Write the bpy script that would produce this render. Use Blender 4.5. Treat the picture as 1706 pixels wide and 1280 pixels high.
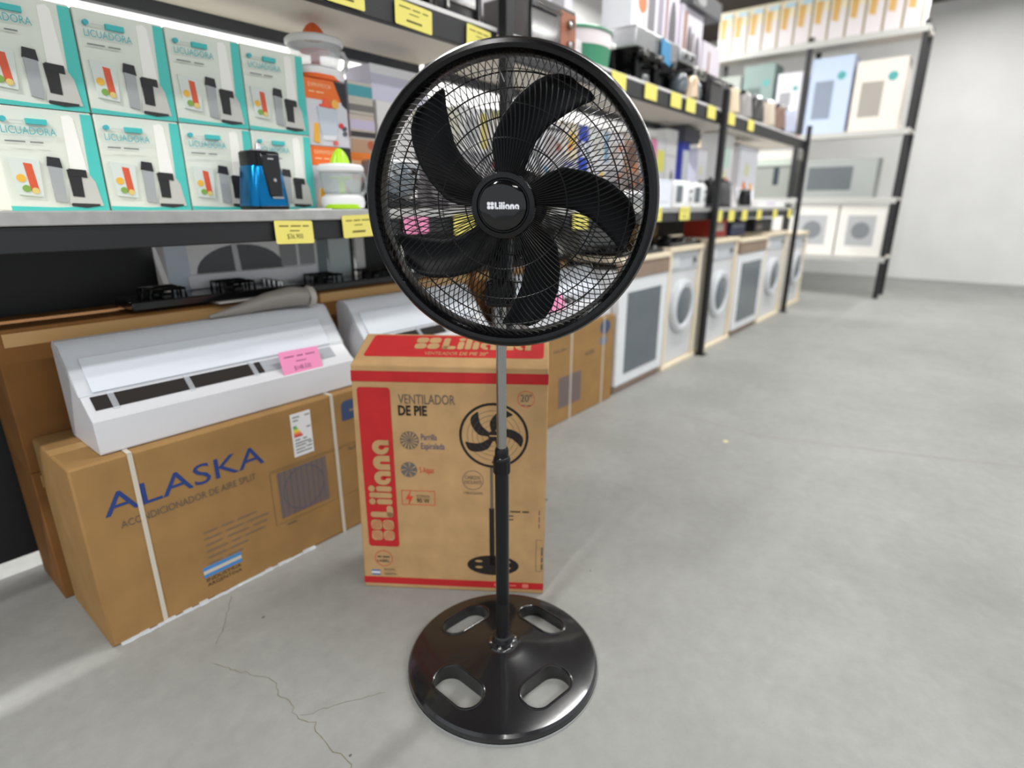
import bpy, bmesh, math, random
from mathutils import Vector, Matrix
random.seed(11)
for o in list(bpy.data.objects): bpy.data.objects.remove(o)
SC = bpy.context.scene
COL = SC.collection
PI = math.pi

# ------------------------------------------------------------------ camera
cam_d = bpy.data.cameras.new('camera'); cam = bpy.data.objects.new('camera', cam_d); COL.objects.link(cam)
cam.location = (0, 0, 1.2)
cam.rotation_euler = (PI/2 - math.atan(297/940), 0, 0)
cam_d.sensor_fit = 'HORIZONTAL'; cam_d.sensor_width = 36; cam_d.lens = 940/1706*36
cam_d.clip_start = .02
cam_d.dof.use_dof = True; cam_d.dof.focus_distance = 1.13; cam_d.dof.aperture_fstop = 1.75
SC.camera = cam
SC.view_settings.view_transform = 'Standard'; SC.view_settings.look = 'None'
SC.view_settings.gamma = 1; SC.view_settings.use_curve_mapping = False
SC.view_settings.exposure = 0.27
wd = bpy.data.worlds.new('world'); SC.world = wd; wd.use_nodes = True
wd.node_tree.nodes['Background'].inputs[0].default_value = (.9, .95, 1, 1)
wd.node_tree.nodes['Background'].inputs[1].default_value = .8

# aisle frame: s along the rack, t into the rack, z up
RA = PI/2 - math.atan(797*math.cos(math.atan(297/940))/940)
U = Vector((math.cos(RA), math.sin(RA), 0)); N = Vector((-math.sin(RA), math.cos(RA), 0))
def W(s, t, z=0): return U*s + N*t + Vector((0, 0, z))

TUBE_W = 52.0
TUBES = [(-2.2, .35), (3.3, .62), (6.6, .62), (9.6, .62), (-2.2, -3.0), (1.2, -3.0), (4.6, -3.0), (8, -3.0), (.5, 4.0), (3.6, 4.0), (7.0, 4.0)]
CEIL = 4.2
for i, (s, t) in enumerate(TUBES):
    l = bpy.data.lights.new('tube_light', 'AREA'); l.shape = 'RECTANGLE'; l.size = 2.4; l.size_y = .10
    l.energy = TUBE_W*(2.6 if i == 0 else 1.35 if (t < 1 and t > -1) else 1.35 if t < 0 else 2.8); l.color = (1, .99, .972)
    o = bpy.data.objects.new('tube_light', l); COL.objects.link(o); o.location = W(s, t, CEIL-.16); o.rotation_euler = (0, 0, RA)

# ------------------------------------------------------------------ materials
def lin(c):
    r = []
    for v in c[:3]:
        v = v/255.0
        r.append(v/12.92 if v <= .04045 else ((v+.055)/1.055)**2.4)
    return (*r, 1)
MATS = {}
def mat(name, col, rough=.5, metal=0, spec=.5, noise=0, nscale=8, bump=0, bscale=60, alpha=1, emit=0, coat=0, stretch=None, trans=0):
    if name in MATS: return MATS[name]
    m = bpy.data.materials.new(name); m.use_nodes = True; MATS[name] = m
    nt = m.node_tree; p = nt.nodes['Principled BSDF']; L = nt.links
    c = lin(col)
    p.inputs['Base Color'].default_value = c; p.inputs['Roughness'].default_value = rough
    p.inputs['Metallic'].default_value = metal; p.inputs['Specular IOR Level'].default_value = spec
    p.inputs['Coat Weight'].default_value = coat; p.inputs['Coat Roughness'].default_value = .08
    p.inputs['Alpha'].default_value = alpha; p.inputs['Transmission Weight'].default_value = trans
    if emit:
        p.inputs['Emission Color'].default_value = c; p.inputs['Emission Strength'].default_value = emit
    if noise or bump:
        tc = nt.nodes.new('ShaderNodeTexCoord'); mp = nt.nodes.new('ShaderNodeMapping'); L.new(tc.outputs['Object'], mp.inputs[0])
        if stretch: mp.inputs['Scale'].default_value = stretch
    if noise:
        n = nt.nodes.new('ShaderNodeTexNoise'); n.inputs['Scale'].default_value = nscale; n.inputs['Detail'].default_value = 6
        L.new(mp.outputs[0], n.inputs['Vector'])
        r = nt.nodes.new('ShaderNodeValToRGB'); L.new(n.outputs['Fac'], r.inputs[0])
        r.color_ramp.elements[0].position = .3; r.color_ramp.elements[1].position = .7
        r.color_ramp.elements[0].color = (*[v*(1-noise) for v in c[:3]], 1)
        r.color_ramp.elements[1].color = (*[min(1, v*(1+noise)) for v in c[:3]], 1)
        L.new(r.outputs[0], p.inputs['Base Color'])
    if bump:
        n2 = nt.nodes.new('ShaderNodeTexNoise'); n2.inputs['Scale'].default_value = bscale; n2.inputs['Detail'].default_value = 3
        L.new(mp.outputs[0], n2.inputs['Vector'])
        b = nt.nodes.new('ShaderNodeBump'); b.inputs['Strength'].default_value = bump; b.inputs['Distance'].default_value = .002
        L.new(n2.outputs['Fac'], b.inputs['Height']); L.new(b.outputs[0], p.inputs['Normal'])
    return m
def paint(col, rough=.55):            # flat print or plain coloured plastic
    return mat('paint_%d_%d_%d_%d' % (*col, int(rough*100)), col, rough)
KRAFT = (172, 139, 97)
M_kraft = mat('kraft_cardboard', KRAFT, .85, spec=.2, noise=.10, nscale=14, bump=.15, bscale=160)
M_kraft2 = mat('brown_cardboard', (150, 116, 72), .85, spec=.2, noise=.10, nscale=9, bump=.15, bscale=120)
M_kraft3 = mat('shaded_brown_cardboard', (126, 86, 46), .85, spec=.2, noise=.12, nscale=9)  # brown cardboard with the shade at the rack back put into its colour
M_red = mat('red_print', (174, 36, 38), .7, spec=.25, noise=.06, nscale=20)
M_ink = mat('dark_ink', (38, 34, 32), .75, spec=.2)
M_inkgrey = mat('grey_ink', (96, 88, 80), .75, spec=.2)
M_inkblue = mat('blue_ink', (44, 64, 120), .75, spec=.2)
M_navy = mat('muted_blue_ink', (62, 78, 112), .75, spec=.2)
M_inkgrille = mat('printed_grille_ink', (112, 98, 92), .8, spec=.2)
M_inkred = mat('red_ink', (196, 60, 44), .75, spec=.2)
M_black = mat('satin_black_plastic', (7, 7, 9), .24, spec=.32)
M_gloss = mat('gloss_black_plastic', (20, 20, 23), .2, spec=.5, noise=.12, nscale=5, coat=.45)
M_wire = mat('black_coated_wire', (5, 5, 6), .35, spec=.4)
M_blade = mat('black_fan_blade', (4, 5, 8), .45, spec=.14)
M_badge = mat('gloss_black_badge', (8, 8, 9), .08)
M_rubber = mat('matt_black_sleeve', (10, 10, 10), .5, bump=.5, bscale=200)
M_chrome = mat('brushed_chrome', (158, 158, 156), .16, 1.0)
M_steel = mat('brushed_steel', (176, 178, 180), .32, 1.0, noise=.06, nscale=30)
M_white = mat('white_plastic', (232, 233, 234), .35)
M_whitebox = mat('white_carton', (228, 226, 226), .6, noise=.03, nscale=5)
M_rack = mat('black_powder_coated_steel', (20, 21, 24), .5, noise=.1, nscale=20)
M_beam = mat('dark_grey_steel_beam', (62, 65, 72), .45)
M_lip = mat('grey_shelf_lip', (168, 168, 166), .4, .3, noise=.10, nscale=25)
M_board = mat('pale_shelf_board', (214, 208, 198), .6, noise=.04, nscale=4)
M_yellow = mat('yellow_card', (228, 217, 116), .7, spec=.2, noise=.02)
M_pink = mat('pink_card', (226, 140, 180), .7, spec=.2, noise=.02)
M_clear = mat('clear_plastic', (225, 232, 234), .12, alpha=.30)
M_film = mat('clear_film_wrap', (228, 234, 240), .15, alpha=.35, bump=.6, bscale=14)
M_cream = mat('cream_packing_wood', (222, 208, 182), .75, noise=.06, nscale=12, stretch=(1, 1, .3))
M_taupe = mat('taupe_packing_board', (140, 120, 104), .8, noise=.08)
M_glassd = mat('dark_oven_glass', (92, 100, 106), .14, noise=.10, nscale=3)
M_cook = mat('black_cooktop_glass', (22, 22, 24), .12)
M_strap = mat('clear_packing_strap', (196, 188, 174), .3)

# floor: polished concrete
def floor_mat():
    m = bpy.data.materials.new('polished_concrete'); m.use_nodes = True; nt = m.node_tree; L = nt.links
    p = nt.nodes['Principled BSDF']; tc = nt.nodes.new('ShaderNodeTexCoord')
    def noise(sc, det, lo, hi, p0=.3, p1=.7):
        n = nt.nodes.new('ShaderNodeTexNoise'); n.inputs['Scale'].default_value = sc; n.inputs['Detail'].default_value = det
        n.inputs['Roughness'].default_value = .65
        L.new(tc.outputs['Object'], n.inputs['Vector']); r = nt.nodes.new('ShaderNodeValToRGB'); L.new(n.outputs['Fac'], r.inputs[0])
        r.color_ramp.elements[0].position = p0; r.color_ramp.elements[1].position = p1
        r.color_ramp.elements[0].color = lo; r.color_ramp.elements[1].color = hi
        return r
    a = noise(1.1, 9, lin((137, 138, 134)), lin((157, 158, 155)))
    b = noise(22, 8, (.90, .90, .90, 1), (1.03, 1.03, 1.03, 1))
    d = noise(140, 2, (.62, .60, .56, 1), (1, 1, 1, 1), .22, .30)
    mx = nt.nodes.new('ShaderNodeMix'); mx.data_type = 'RGBA'; mx.blend_type = 'MULTIPLY'; mx.inputs[0].default_value = 1
    L.new(a.outputs[0], mx.inputs[6]); L.new(b.outputs[0], mx.inputs[7])
    m2 = nt.nodes.new('ShaderNodeMix'); m2.data_type = 'RGBA'; m2.blend_type = 'MULTIPLY'; m2.inputs[0].default_value = .6
    L.new(mx.outputs[2], m2.inputs[6]); L.new(d.outputs[0], m2.inputs[7])
    L.new(m2.outputs[2], p.inputs['Base Color'])
    rr = noise(6, 5, (.42, .42, .42, 1), (.58, .58, .58, 1)); L.new(rr.outputs[0], p.inputs['Roughness'])
    p.inputs['Specular IOR Level'].default_value = .4
    return m
M_floor = floor_mat()

# ------------------------------------------------------------------ mesh helpers
class MB:
    def __init__(s): s.v = []; s.f = []
    def add(s, vs, fs):
        k = len(s.v); s.v += [tuple(q) for q in vs]; s.f += [tuple(k+i for i in f) for f in fs]; return s
    def box(s, x0, x1, y0, y1, z0, z1):
        return s.hexa([(x0, y0, z0), (x1, y0, z0), (x1, y1, z0), (x0, y1, z0), (x0, y0, z1), (x1, y0, z1), (x1, y1, z1), (x0, y1, z1)])
    def hexa(s, c): return s.add(c, [(3, 2, 1, 0), (4, 5, 6, 7), (0, 1, 5, 4), (1, 2, 6, 5), (2, 3, 7, 6), (3, 0, 4, 7)])
    def prism(s, pts, y0, y1, plane='xz'):       # polygon in x-z (counter clockwise seen from -y), extruded along y
        n = len(pts)
        if plane == 'xz': a = [(x, y0, z) for x, z in pts]; b = [(x, y1, z) for x, z in pts]
        elif plane == 'xy': a = [(x, z, y1) for x, z in pts]; b = [(x, z, y0) for x, z in pts]
        else: a = [(y0, x, z) for x, z in pts]; b = [(y1, x, z) for x, z in pts]
        f = [tuple(range(n)), tuple(range(2*n-1, n-1, -1))] + [(i, i+n, (i+1) % n+n, (i+1) % n) for i in range(n)]
        if plane == 'yz': f = [tuple(reversed(q)) for q in f]
        return s.add(a+b, f)
    def lathe(s, prof, n=32, axis='z', c=(0, 0, 0), closed=False, cap=True, sx=1, sy=1):
        k = len(prof); vs = []
        for i in range(n):
            a = 2*PI*i/n; ca, sa = math.cos(a)*sx, math.sin(a)*sy
            for r, z in prof:
                if axis == 'z': q = (r*ca, r*sa, z)
                elif axis == 'y': q = (r*ca, z, r*sa)
                else: q = (z, r*ca, r*sa)
                vs.append((q[0]+c[0], q[1]+c[1], q[2]+c[2]))
        fs = []
        for i in range(n):
            j = (i+1) % n
            for q in range(k if closed else k-1):
                w = (q+1) % k
                fs.append((i*k+q, j*k+q, j*k+w, i*k+w))
        if cap and not closed:
            fs.append(tuple(i*k for i in range(n))[::-1]); fs.append(tuple(i*k+k-1 for i in range(n)))
        if axis == 'y': fs = [tuple(reversed(f)) for f in fs]
        return s.add(vs, fs)
    def tube(s, pts, r, n=6, closed=False):
        P = [Vector(p) for p in pts]; m = len(P); vs = []; fs = []
        rs = r if isinstance(r, (list, tuple)) else [r]*m
        for i, p in enumerate(P):
            a = P[(i-1) % m] if closed or i > 0 else p; b = P[(i+1) % m] if closed or i < m-1 else p
            d = (b-a).normalized(); h = Vector((0, 0, 1)) if abs(d.z) < .9 else Vector((0, 1, 0))
            e = d.cross(h).normalized(); g = e.cross(d)
            for j in range(n):
                q = 2*PI*j/n; vs.append(p+(e*math.cos(q)+g*math.sin(q))*rs[i])
        for i in range(m if closed else m-1):
            for j in range(n):
                a = i*n+j; b = i*n+(j+1) % n; c = ((i+1) % m)*n+(j+1) % n; d = ((i+1) % m)*n+j
                fs.append((a, b, c, d))
        if not closed: fs += [tuple(range(n))[::-1], tuple(range((m-1)*n, m*n))]
        return s.add(vs, fs)
    def xf(s, M): s.v = [tuple(M @ Vector(q)) for q in s.v]; return s
    def mesh(s, name, m, smooth=True, angle=35):
        me = bpy.data.meshes.new(name); me.from_pydata(s.v, [], s.f); me.update()
        bm = bmesh.new(); bm.from_mesh(me); bmesh.ops.recalc_face_normals(bm, faces=bm.faces); bm.to_mesh(me); bm.free()
        if smooth:
            me.polygons.foreach_set('use_smooth', [True]*len(me.polygons)); me.set_sharp_from_angle(angle=math.radians(angle))
        if m: me.materials.append(m)
        return me
    def build(s, name, m, parent=None, bevel=0, seg=2, smooth=True, loc=None, rz=0, angle=35):
        o = bpy.data.objects.new(name, s.mesh(name, m, smooth, angle)); COL.objects.link(o)
        if parent: o.parent = parent
        if loc is not None: o.location = loc
        if rz: o.rotation_euler[2] = rz
        if bevel:
            b = o.modifiers.new('bevel', 'BEVEL'); b.width = bevel; b.segments = seg; b.limit_method = 'ANGLE'; b.angle_limit = .6
        return o
def tag(o, label, cat, group=None):
    o['label'] = label; o['category'] = cat
    if group: o['group'] = group
    return o
def thing(name, label, cat, loc, rz=RA, group=None):
    o = bpy.data.objects.new(name, None); COL.objects.link(o); o.empty_display_size = .05
    o.location = loc; o.rotation_euler = (0, 0, rz)
    return tag(o, label, cat, group)
def copy_thing(src, loc, label, rz=None, scale=None):
    r = src.copy(); COL.objects.link(r); r.location = loc; r['label'] = label
    if rz is not None: r.rotation_euler = (0, 0, rz)
    if scale: r.scale = scale
    for ch in list(src.children):
        c = ch.copy(); COL.objects.link(c); c.parent = r
        for g in ch.children:
            d = g.copy(); COL.objects.link(d); d.parent = c
    return r
def struct(o): o['kind'] = 'structure'; return o
def rrect(x0, x1, z0, z1, r, n=5, corners=(1, 1, 1, 1)):
    r = min(r, abs(x1-x0)/2, abs(z1-z0)/2); P = []
    for (cx, cz, a, on) in ((x1-r, z0+r, -90, corners[0]), (x1-r, z1-r, 0, corners[1]), (x0+r, z1-r, 90, corners[2]), (x0+r, z0+r, 180, corners[3])):
        if not on:
            q = math.radians(a+45); P.append((cx+r*math.copysign(1, math.cos(q)), cz+r*math.copysign(1, math.sin(q)))); continue
        for i in range(n+1):
            q = math.radians(a+90*i/n); P.append((cx+r*math.cos(q), cz+r*math.sin(q)))
    return P
def circ(cx, cz, rx, rz=None, n=24): rz = rz or rx; return [(cx+rx*math.cos(2*PI*i/n), cz+rz*math.sin(2*PI*i/n)) for i in range(n)]
def ringpolys(mb, cx, cz, r, w, y0, y1, n=28, rz=None):
    k = (rz or r)/r
    for i in range(n):
        a = 2*PI*i/n; b = 2*PI*(i+1)/n
        mb.prism([(cx+(r-w)*math.cos(a), cz+k*(r-w)*math.sin(a)), (cx+r*math.cos(a), cz+k*r*math.sin(a)), (cx+r*math.cos(b), cz+k*r*math.sin(b)), (cx+(r-w)*math.cos(b), cz+k*(r-w)*math.sin(b))], y0, y1)
def decal(parent, name, pts_list, m, y=-.0008, rotM=None, back=0):
    mb = MB()
    for pts in pts_list: mb.prism(pts, y, back)
    if rotM is not None: mb.xf(rotM)
    return mb.build(name, m, parent, smooth=False)
TXT = {}
def text_mesh(body, m, bold=0, spacing=1):
    k = (body, m.name, bold, spacing)
    if k in TXT: return TXT[k]
    c = bpy.data.curves.new('lettering', 'FONT'); c.body = body; c.size = 1; c.offset = bold; c.resolution_u = 3; c.space_character = spacing
    o = bpy.data.objects.new('lettering', c); COL.objects.link(o)
    bpy.context.view_layer.update()
    dg = bpy.context.evaluated_depsgraph_get(); me = bpy.data.meshes.new_from_object(o.evaluated_get(dg))
    bpy.data.objects.remove(o); bpy.data.curves.remove(c)
    xs = [v.co.x for v in me.vertices]; ys = [v.co.y for v in me.vertices]
    me.materials.clear(); me.materials.append(m); me.name = 'lettering'
    TXT[k] = (me, min(xs), max(xs), min(ys), max(ys)); return TXT[k]
def text(parent, body, x, z, h, m, y=-.0012, width=None, bold=0, align='L', name='lettering', rot=0, M=None, spacing=1, tilt=None):
    """lettering in the x-z plane facing -y; x, z = left bottom (or centre), h = cap height"""
    if body[0] == '~':                 # a line of print too small to read: a row of word-length strokes
        n = int(body[1:]); ws = [random.uniform(.6, 1.4) for _ in range(n)]; k = width/(sum(ws)+.25*(n-1)); mb = MB()
        X = 0 if align == 'L' else -width/2
        for q in ws:
            mb.add([(X, 0, 0), (X+q*k, 0, 0), (X+q*k, 0, h*.42), (X, 0, h*.42)], [(0, 1, 2, 3)]); X += (q+.25)*k
        T = Matrix.Translation((x, y, z)) @ Matrix.Rotation(-rot, 4, 'Y')
        mb.xf(M @ T if M is not None else T)
        o = mb.build('printed_text_line', m, parent, smooth=False); o['kind'] = 'stuff'; return o
    me, a, b, c, d = text_mesh(body, m, bold, spacing)
    o = bpy.data.objects.new(name, me); COL.objects.link(o); o.parent = parent
    sz = h/.7 if not any(ch in body for ch in '') else h
    sx = sz if width is None else width/max(1e-6, (b-a))
    w = (b-a)*sx
    off = -a*sx if align == 'L' else -(a+b)/2*sx
    T = Matrix.Translation((x, y, z)) @ Matrix.Rotation(-rot, 4, 'Y') @ Matrix.Translation((off, 0, 0)) @ Matrix.Rotation(PI/2, 4, 'X') @ Matrix.Diagonal((sx, sz, 1, 1))
    if M is not None: T = M @ T
    o.matrix_local = T
    return o
# heavy rounded logo word with a four-petal square mark
def logo(parent, x, z, H, m_fg, m_bg, y=-.0012, rot=0, M=None, stripes=False, mark_gap=.12, mark=True):
    fg = []; bg = []
    X = 0
    if mark:
        q = .49
        for i in (0, 1):
            for j in (0, 1):
                x0 = i*.53; z0 = j*.53
                fg.append(rrect(x0, x0+q, z0, z0+q, .17))
                sgn = 1 if (i+j) % 2 == 0 else -1
                if stripes:
                    for k in range(5):
                        o = -.24+.12*k; cx = x0+q/2; cz = z0+q/2; L = .20-abs(o)*.35
                        dx, dz = (.7071, .7071*sgn); nx, nz = (-.7071*sgn, .7071)
                        bg.append([(cx+nx*o*.8-dx*L-nx*.014, cz+nz*o*.8-dz*L-nz*.014), (cx+nx*o*.8+dx*L-nx*.014, cz+nz*o*.8+dz*L-nz*.014), (cx+nx*o*.8+dx*L+nx*.014, cz+nz*o*.8+dz*L+nz*.014), (cx+nx*o*.8-dx*L+nx*.014, cz+nz*o*.8-dz*L+nz*.014)])
        X = 1.02+mark_gap
    def L_(X): fg.append(rrect(X, X+.27, 0, 1, .12)); fg.append(rrect(X, X+.58, 0, .28, .13)); return X+.64
    def i_(X): fg.append(rrect(X, X+.25, 0, .68, .10)); fg.append(circ(X+.125, .88, .145)); return X+.31
    def l_(X): fg.append(rrect(X, X+.25, 0, 1, .10)); return X+.31
    def a_(X):
        fg.append(rrect(X, X+.66, 0, .72, .33, corners=(0, 1, 1, 1))); bg.append(circ(X+.33, .32, .105, .13)); bg.append(rrect(X+.33, X+.43, .0, .34, .04)); return X+.71
    def n_(X): fg.append(rrect(X, X+.66, 0, .72, .30, corners=(0, 1, 1, 0))); bg.append(rrect(X+.27, X+.39, -.01, .42, .055)); return X+.71
    for fn in (L_, i_, l_, i_, a_, n_, a_): X = fn(X)
    T = Matrix.Translation((x, 0, z)) @ Matrix.Rotation(-rot, 4, 'Y') @ Matrix.Scale(H, 4)
    if M is not None: T = M @ T
    def mk(polys, yy, m, nm):
        mb = MB()
        for p in polys: mb.add([(a, yy/H, b) for a, b in p], [tuple(range(len(p)))])
        mb.xf(T); return mb.build(nm, m, parent, smooth=False)
    mk(fg, y, m_fg, 'logo_lettering')['kind'] = 'stuff'; mk(bg, y-.0004, m_bg, 'logo_cutout')['kind'] = 'stuff'
    return X*H

# ------------------------------------------------------------------ the setting
def plane_slab(name, s0, s1, t0, t1, z0, z1, m):
    return struct(MB().box(s0, s1, t0, t1, z0, z1).build(name, m, loc=(0, 0, 0), rz=RA, smooth=False))
M_wall = mat('white_painted_wall', (226, 226, 224), .7, noise=.03, nscale=2)
M_ceil = mat('dark_roof_void', (86, 76, 68), .9, noise=.1, nscale=1)
FL = plane_slab('floor', -5, 12.0, -6, 5.2, -.10, 0, M_floor)
plane_slab('ceiling', -5, 12.0, -6, 5.2, CEIL, CEIL+.1, M_ceil)
plane_slab('wall_end', 12.0, 12.1, -6, 5.2, 0, CEIL, M_wall)
plane_slab('wall_back', -5, 12.0, 5.2, 5.3, 0, CEIL, M_wall)
# cracks and the saw-cut joint in the slab (floor is rotated with the aisle frame, so parent in its axes)
M_crack = mat('crack_dust', (122, 116, 100), .9)
def to_st(x, y): return (U.x*x+U.y*y, N.x*x+N.y*y)
def crack(pts, w, jit=.004, name='crack', m=None):
    P = []
    for (a, b) in zip(pts, pts[1:]):
        n = max(2, int(math.dist(a, b)/.012))
        for i in range(n):
            k = i/n; P.append((a[0]+(b[0]-a[0])*k+random.uniform(-jit, jit), a[1]+(b[1]-a[1])*k+random.uniform(-jit, jit)))
    P.append(pts[-1]); Q = [to_st(*p) for p in P]; mb = MB(); vs = []
    for i, (a, b) in enumerate(Q):
        c = Q[min(i+1, len(Q)-1)]; d = Q[max(i-1, 0)]; dx, dy = c[0]-d[0], c[1]-d[1]; l = math.hypot(dx, dy) or 1
        ww = w*random.uniform(.5, 1.2) if jit else w
        vs += [(a-dy/l*ww, b+dx/l*ww, .0006), (a+dy/l*ww, b-dx/l*ww, .0006)]
    mb.add(vs, [(2*i, 2*i+1, 2*i+3, 2*i+2) for i in range(len(Q)-1)])
    mb.build(name, m or M_crack, FL, smooth=False)
crack([(-.82, 1.246), (-.735, 1.218), (-.66, 1.202), (-.62, 1.178), (-.605, 1.14), (-.575, 1.135), (-.527, 1.072), (-.48, 1.06), (-.46, 1.03), (-.41, .985), (-.37, .962), (-.35, .93), (-.32, .91), (-.30, .88), (-.28, .84), (-.24, .72)], .0011)
crack([(-.905, 1.53), (-.88, 1.45), (-.86, 1.38), (-.85, 1.32)], .0011)
crack([(-.52, 1.08), (-.42, 1.12), (-.33, 1.15)], .0006)
crack([(.95, 3.25), (1.35, 2.85), (2.2, 2.55), (3.4, 2.2)], .004, 0, 'floor_joint', mat('joint_filler', (146, 144, 136), .9))
for (x, y, sx, sy) in ((.145, 2.15, .012, .006), (-.76, 1.43, .006, .004), (-.37, .975, .004, .003), (.27, 1.66, .004, .003)):
    a, b = to_st(x, y); MB().add([(a+sx*math.cos(q*PI/4), b+sy*math.sin(q*PI/4), .0006) for q in range(8)], [tuple(range(8))]).build('floor_mark', mat('floor_stain', (92, 92, 86), .9), FL, smooth=False)
a, b = to_st(1.14, 2.78)
MB().lathe([(.0, .0006), (.014, .0006), (.013, .0012), (0, .0012)], 10, c=(a, b, 0), cap=False).build('paper_dot', mat('pale_yellow_paper', (220, 216, 160), .8), FL)

# ceiling lights (housings and tubes; the light itself sits at the top of the script)
M_tube = mat('lit_tube', (255, 252, 244), .4, emit=6)
M_house = mat('white_light_housing', (235, 235, 232), .5)
for i, (s, t) in enumerate(TUBES):
    o = thing('ceiling_light', 'white linear tube light hanging under the dark ceiling', 'ceiling light', W(s, t, CEIL-.15), RA, 'tube lights under the ceiling')
    MB().box(-1.22, 1.22, -.06, .06, .02, .06).build('housing', M_house, o, .005)
    MB().tube([(-1.15, 0, .012), (1.15, 0, .012)], .007, 8).build('tube', M_tube, o)
    for x in (-.8, .8): MB().tube([(x, 0, .06), (x, 0, .15)], .006).build('hanger', M_rack, o)

# ------------------------------------------------------------------ the rack
POSTS = [-.54, 2.03, 4.60, 7.17]
RK = thing('shelving_rack', 'long black steel shelving rack with two pale shelves along the aisle', 'rack', W(0, 1.70, 0))
for s in POSTS:
    for y in (-.05, .62):
        p = MB().box(s-.024, s+.024, y, y+.045, 0, 2.02 if y < 0 else 2.4).build('post', M_rack, RK, .004)
        MB().box(s-.045, s+.045, y-.02, y+.065, 0, .008).build('foot_plate', M_rack, p)
ZM, ZU = 1.187, 1.885
for a, b in zip(POSTS, POSTS[1:]):
    a += .03; b -= .03
    MB().box(a, b, .012, .62, ZM-.022, ZM).build('shelf_board', M_board, RK, .002)
    MB().box(a, b, -.004, .012, ZM-.032, ZM+.002).build('shelf_lip', M_lip, RK, .003)
    MB().box(a, b, .002, .03, 1.095, ZM-.0325).build('front_rail', M_rack, RK, .003)
    MB().box(a, b, .55, .58, 1.07, ZM-.023).build('rear_rail', M_rack, RK, .003)
    MB().box(a, b, .012, .46, 1.815, 1.832).build('shelf_underside', M_board, RK, .002)
    MB().box(a, b, .012, .62, 1.87, ZU).build('shelf_board', M_board, RK, .002)
    MB().box(a, b, -.006, .012, ZU-.012, ZU+.004).build('shelf_lip', mat('white_shelf_lip', (214, 212, 210), .4), RK, .002)
    MB().box(a, b, -.004, .026, 1.79, ZU-.0125).build('front_rail', M_rack, RK, .003)
    MB().box(a, b, .462, .50, 1.775, 1.868).build('rear_rail', M_beam, RK, .003)
    for k in range(4):
        x = a+(b-a)*(k+.5)/4
        MB().box(x-.015, x+.015, .03, .55, ZM-.06, ZM-.0225).build('cross_bar', M_rack, RK)
    MB().box(a, b, .66, .67, .05, 1.12).build('shade_backing', M_rack, RK)  # added dark sheet standing in for the shade behind the lower goods

# ------------------------------------------------------------------ pedestal fan
FX, FY = -.025, 1.255
fan = thing('pedestal_fan', 'black five blade pedestal fan on a round base in the aisle', 'fan', (FX, FY, 0), 0)
# base with four rounded openings
prof = [(.001, 0), (.252, 0), (.257, .004), (.258, .012), (.256, .020), (.250, .0265), (.235, .030), (.20, .0355), (.15, .043), (.10, .0515), (.06, .060), (.04, .066), (.001, .066)]
base = MB().lathe(prof, 96, cap=False).build('base', M_gloss, fan, angle=28)
cut = MB()
SLOTS = [(47, .162), (133, .162), (228, .166), (312, .166)]
for a, r in SLOTS:
    c = MB().prism(rrect(-.074, .074, -.041, .041, .040, 8), -.05, .12, 'xy')
    c.xf(Matrix.Translation((r*math.cos(math.radians(a)), r*math.sin(math.radians(a)), 0)) @ Matrix.Rotation(math.radians(a+90), 4, 'Z'))
    cut.add(c.v, c.f)
co = cut.build('cutter', M_gloss, None, smooth=False); co.location = (FX, FY, 0)
bo = base.modifiers.new('slots', 'BOOLEAN'); bo.object = co; bo.solver = 'EXACT'; bo.operation = 'DIFFERENCE'
bpy.context.view_layer.update()
me = bpy.data.meshes.new_from_object(base.evaluated_get(bpy.context.evaluated_depsgraph_get()))
base.modifiers.clear(); base.data = me; base.data.name = 'base'
me.polygons.foreach_set('use_smooth', [True]*len(me.polygons)); me.set_sharp_from_angle(angle=math.radians(28))
bpy.data.objects.remove(co)
def base_z(r):
    P = prof[5:12][::-1]
    for (r0, z0), (r1, z1) in zip(P, P[1:]):
        if r0 <= r <= r1: return z0+(z1-z0)*(r-r0)/(r1-r0)
    return .0265
for a, r in SLOTS:
    R = Matrix.Rotation(math.radians(a+90), 4, 'Z'); c = Vector((r*math.cos(math.radians(a)), r*math.sin(math.radians(a)), 0)); pts = []
    for x, y in rrect(-.075, .075, -.042, .042, .041, 8):
        p = c+R @ Vector((x, y, 0)); pts.append((p.x, p.y, base_z(math.hypot(p.x, p.y))+.0005))
    MB().tube(pts, .0032, 8, True).build('slot_rim', M_gloss, base)
MB().lathe([(.2585, .0005), (.2605, .0005), (.2605, .006), (.2585, .006)], 96, closed=True).build('clear_edge_strip', mat('grey_edge_strip', (150, 152, 152), .3), base)
MB().lathe([(.040, .060), (.041, .066), (.037, .072), (.031, .075), (.0285, .076), (.0275, .092), (.025, .097), (.018, .098)], 40, cap=False).build('base_flange', M_gloss, fan)
for k in range(6):
    a = k*PI/3+.3; MB().lathe([(.0045, .069), (.0045, .0755), (.003, .077), (0, .077)], 10, c=(.034*math.cos(a), .034*math.sin(a), 0), cap=False).build('flange_screw', M_chrome, fan)
MB().lathe([(.0172, .096), (.0182, .10), (.0172, .108), (.0182, .116), (.0172, .124), (.0182, .135), (.0172, .15), (.0182, .165), (.0176, .198)], 24, cap=False).build('pole_sleeve', M_rubber, fan)
MB().lathe([(.0172, .190), (.0172, .585)], 32).build('lower_pole', mat('dark_grey_painted_pole', (10, 12, 14), .32, spec=.35), fan)
rib = []
mbc = MB()
n = 24; P1 = []
for i in range(n*2):
    r = .0212 if i % 4 < 2 else .0202; P1.append((r*math.cos(2*PI*i/(n*2)), r*math.sin(2*PI*i/(n*2))))
mbc.prism(P1, .577, .612, 'xy'); col = mbc.build('height_collar', M_black, fan, angle=20)
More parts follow.
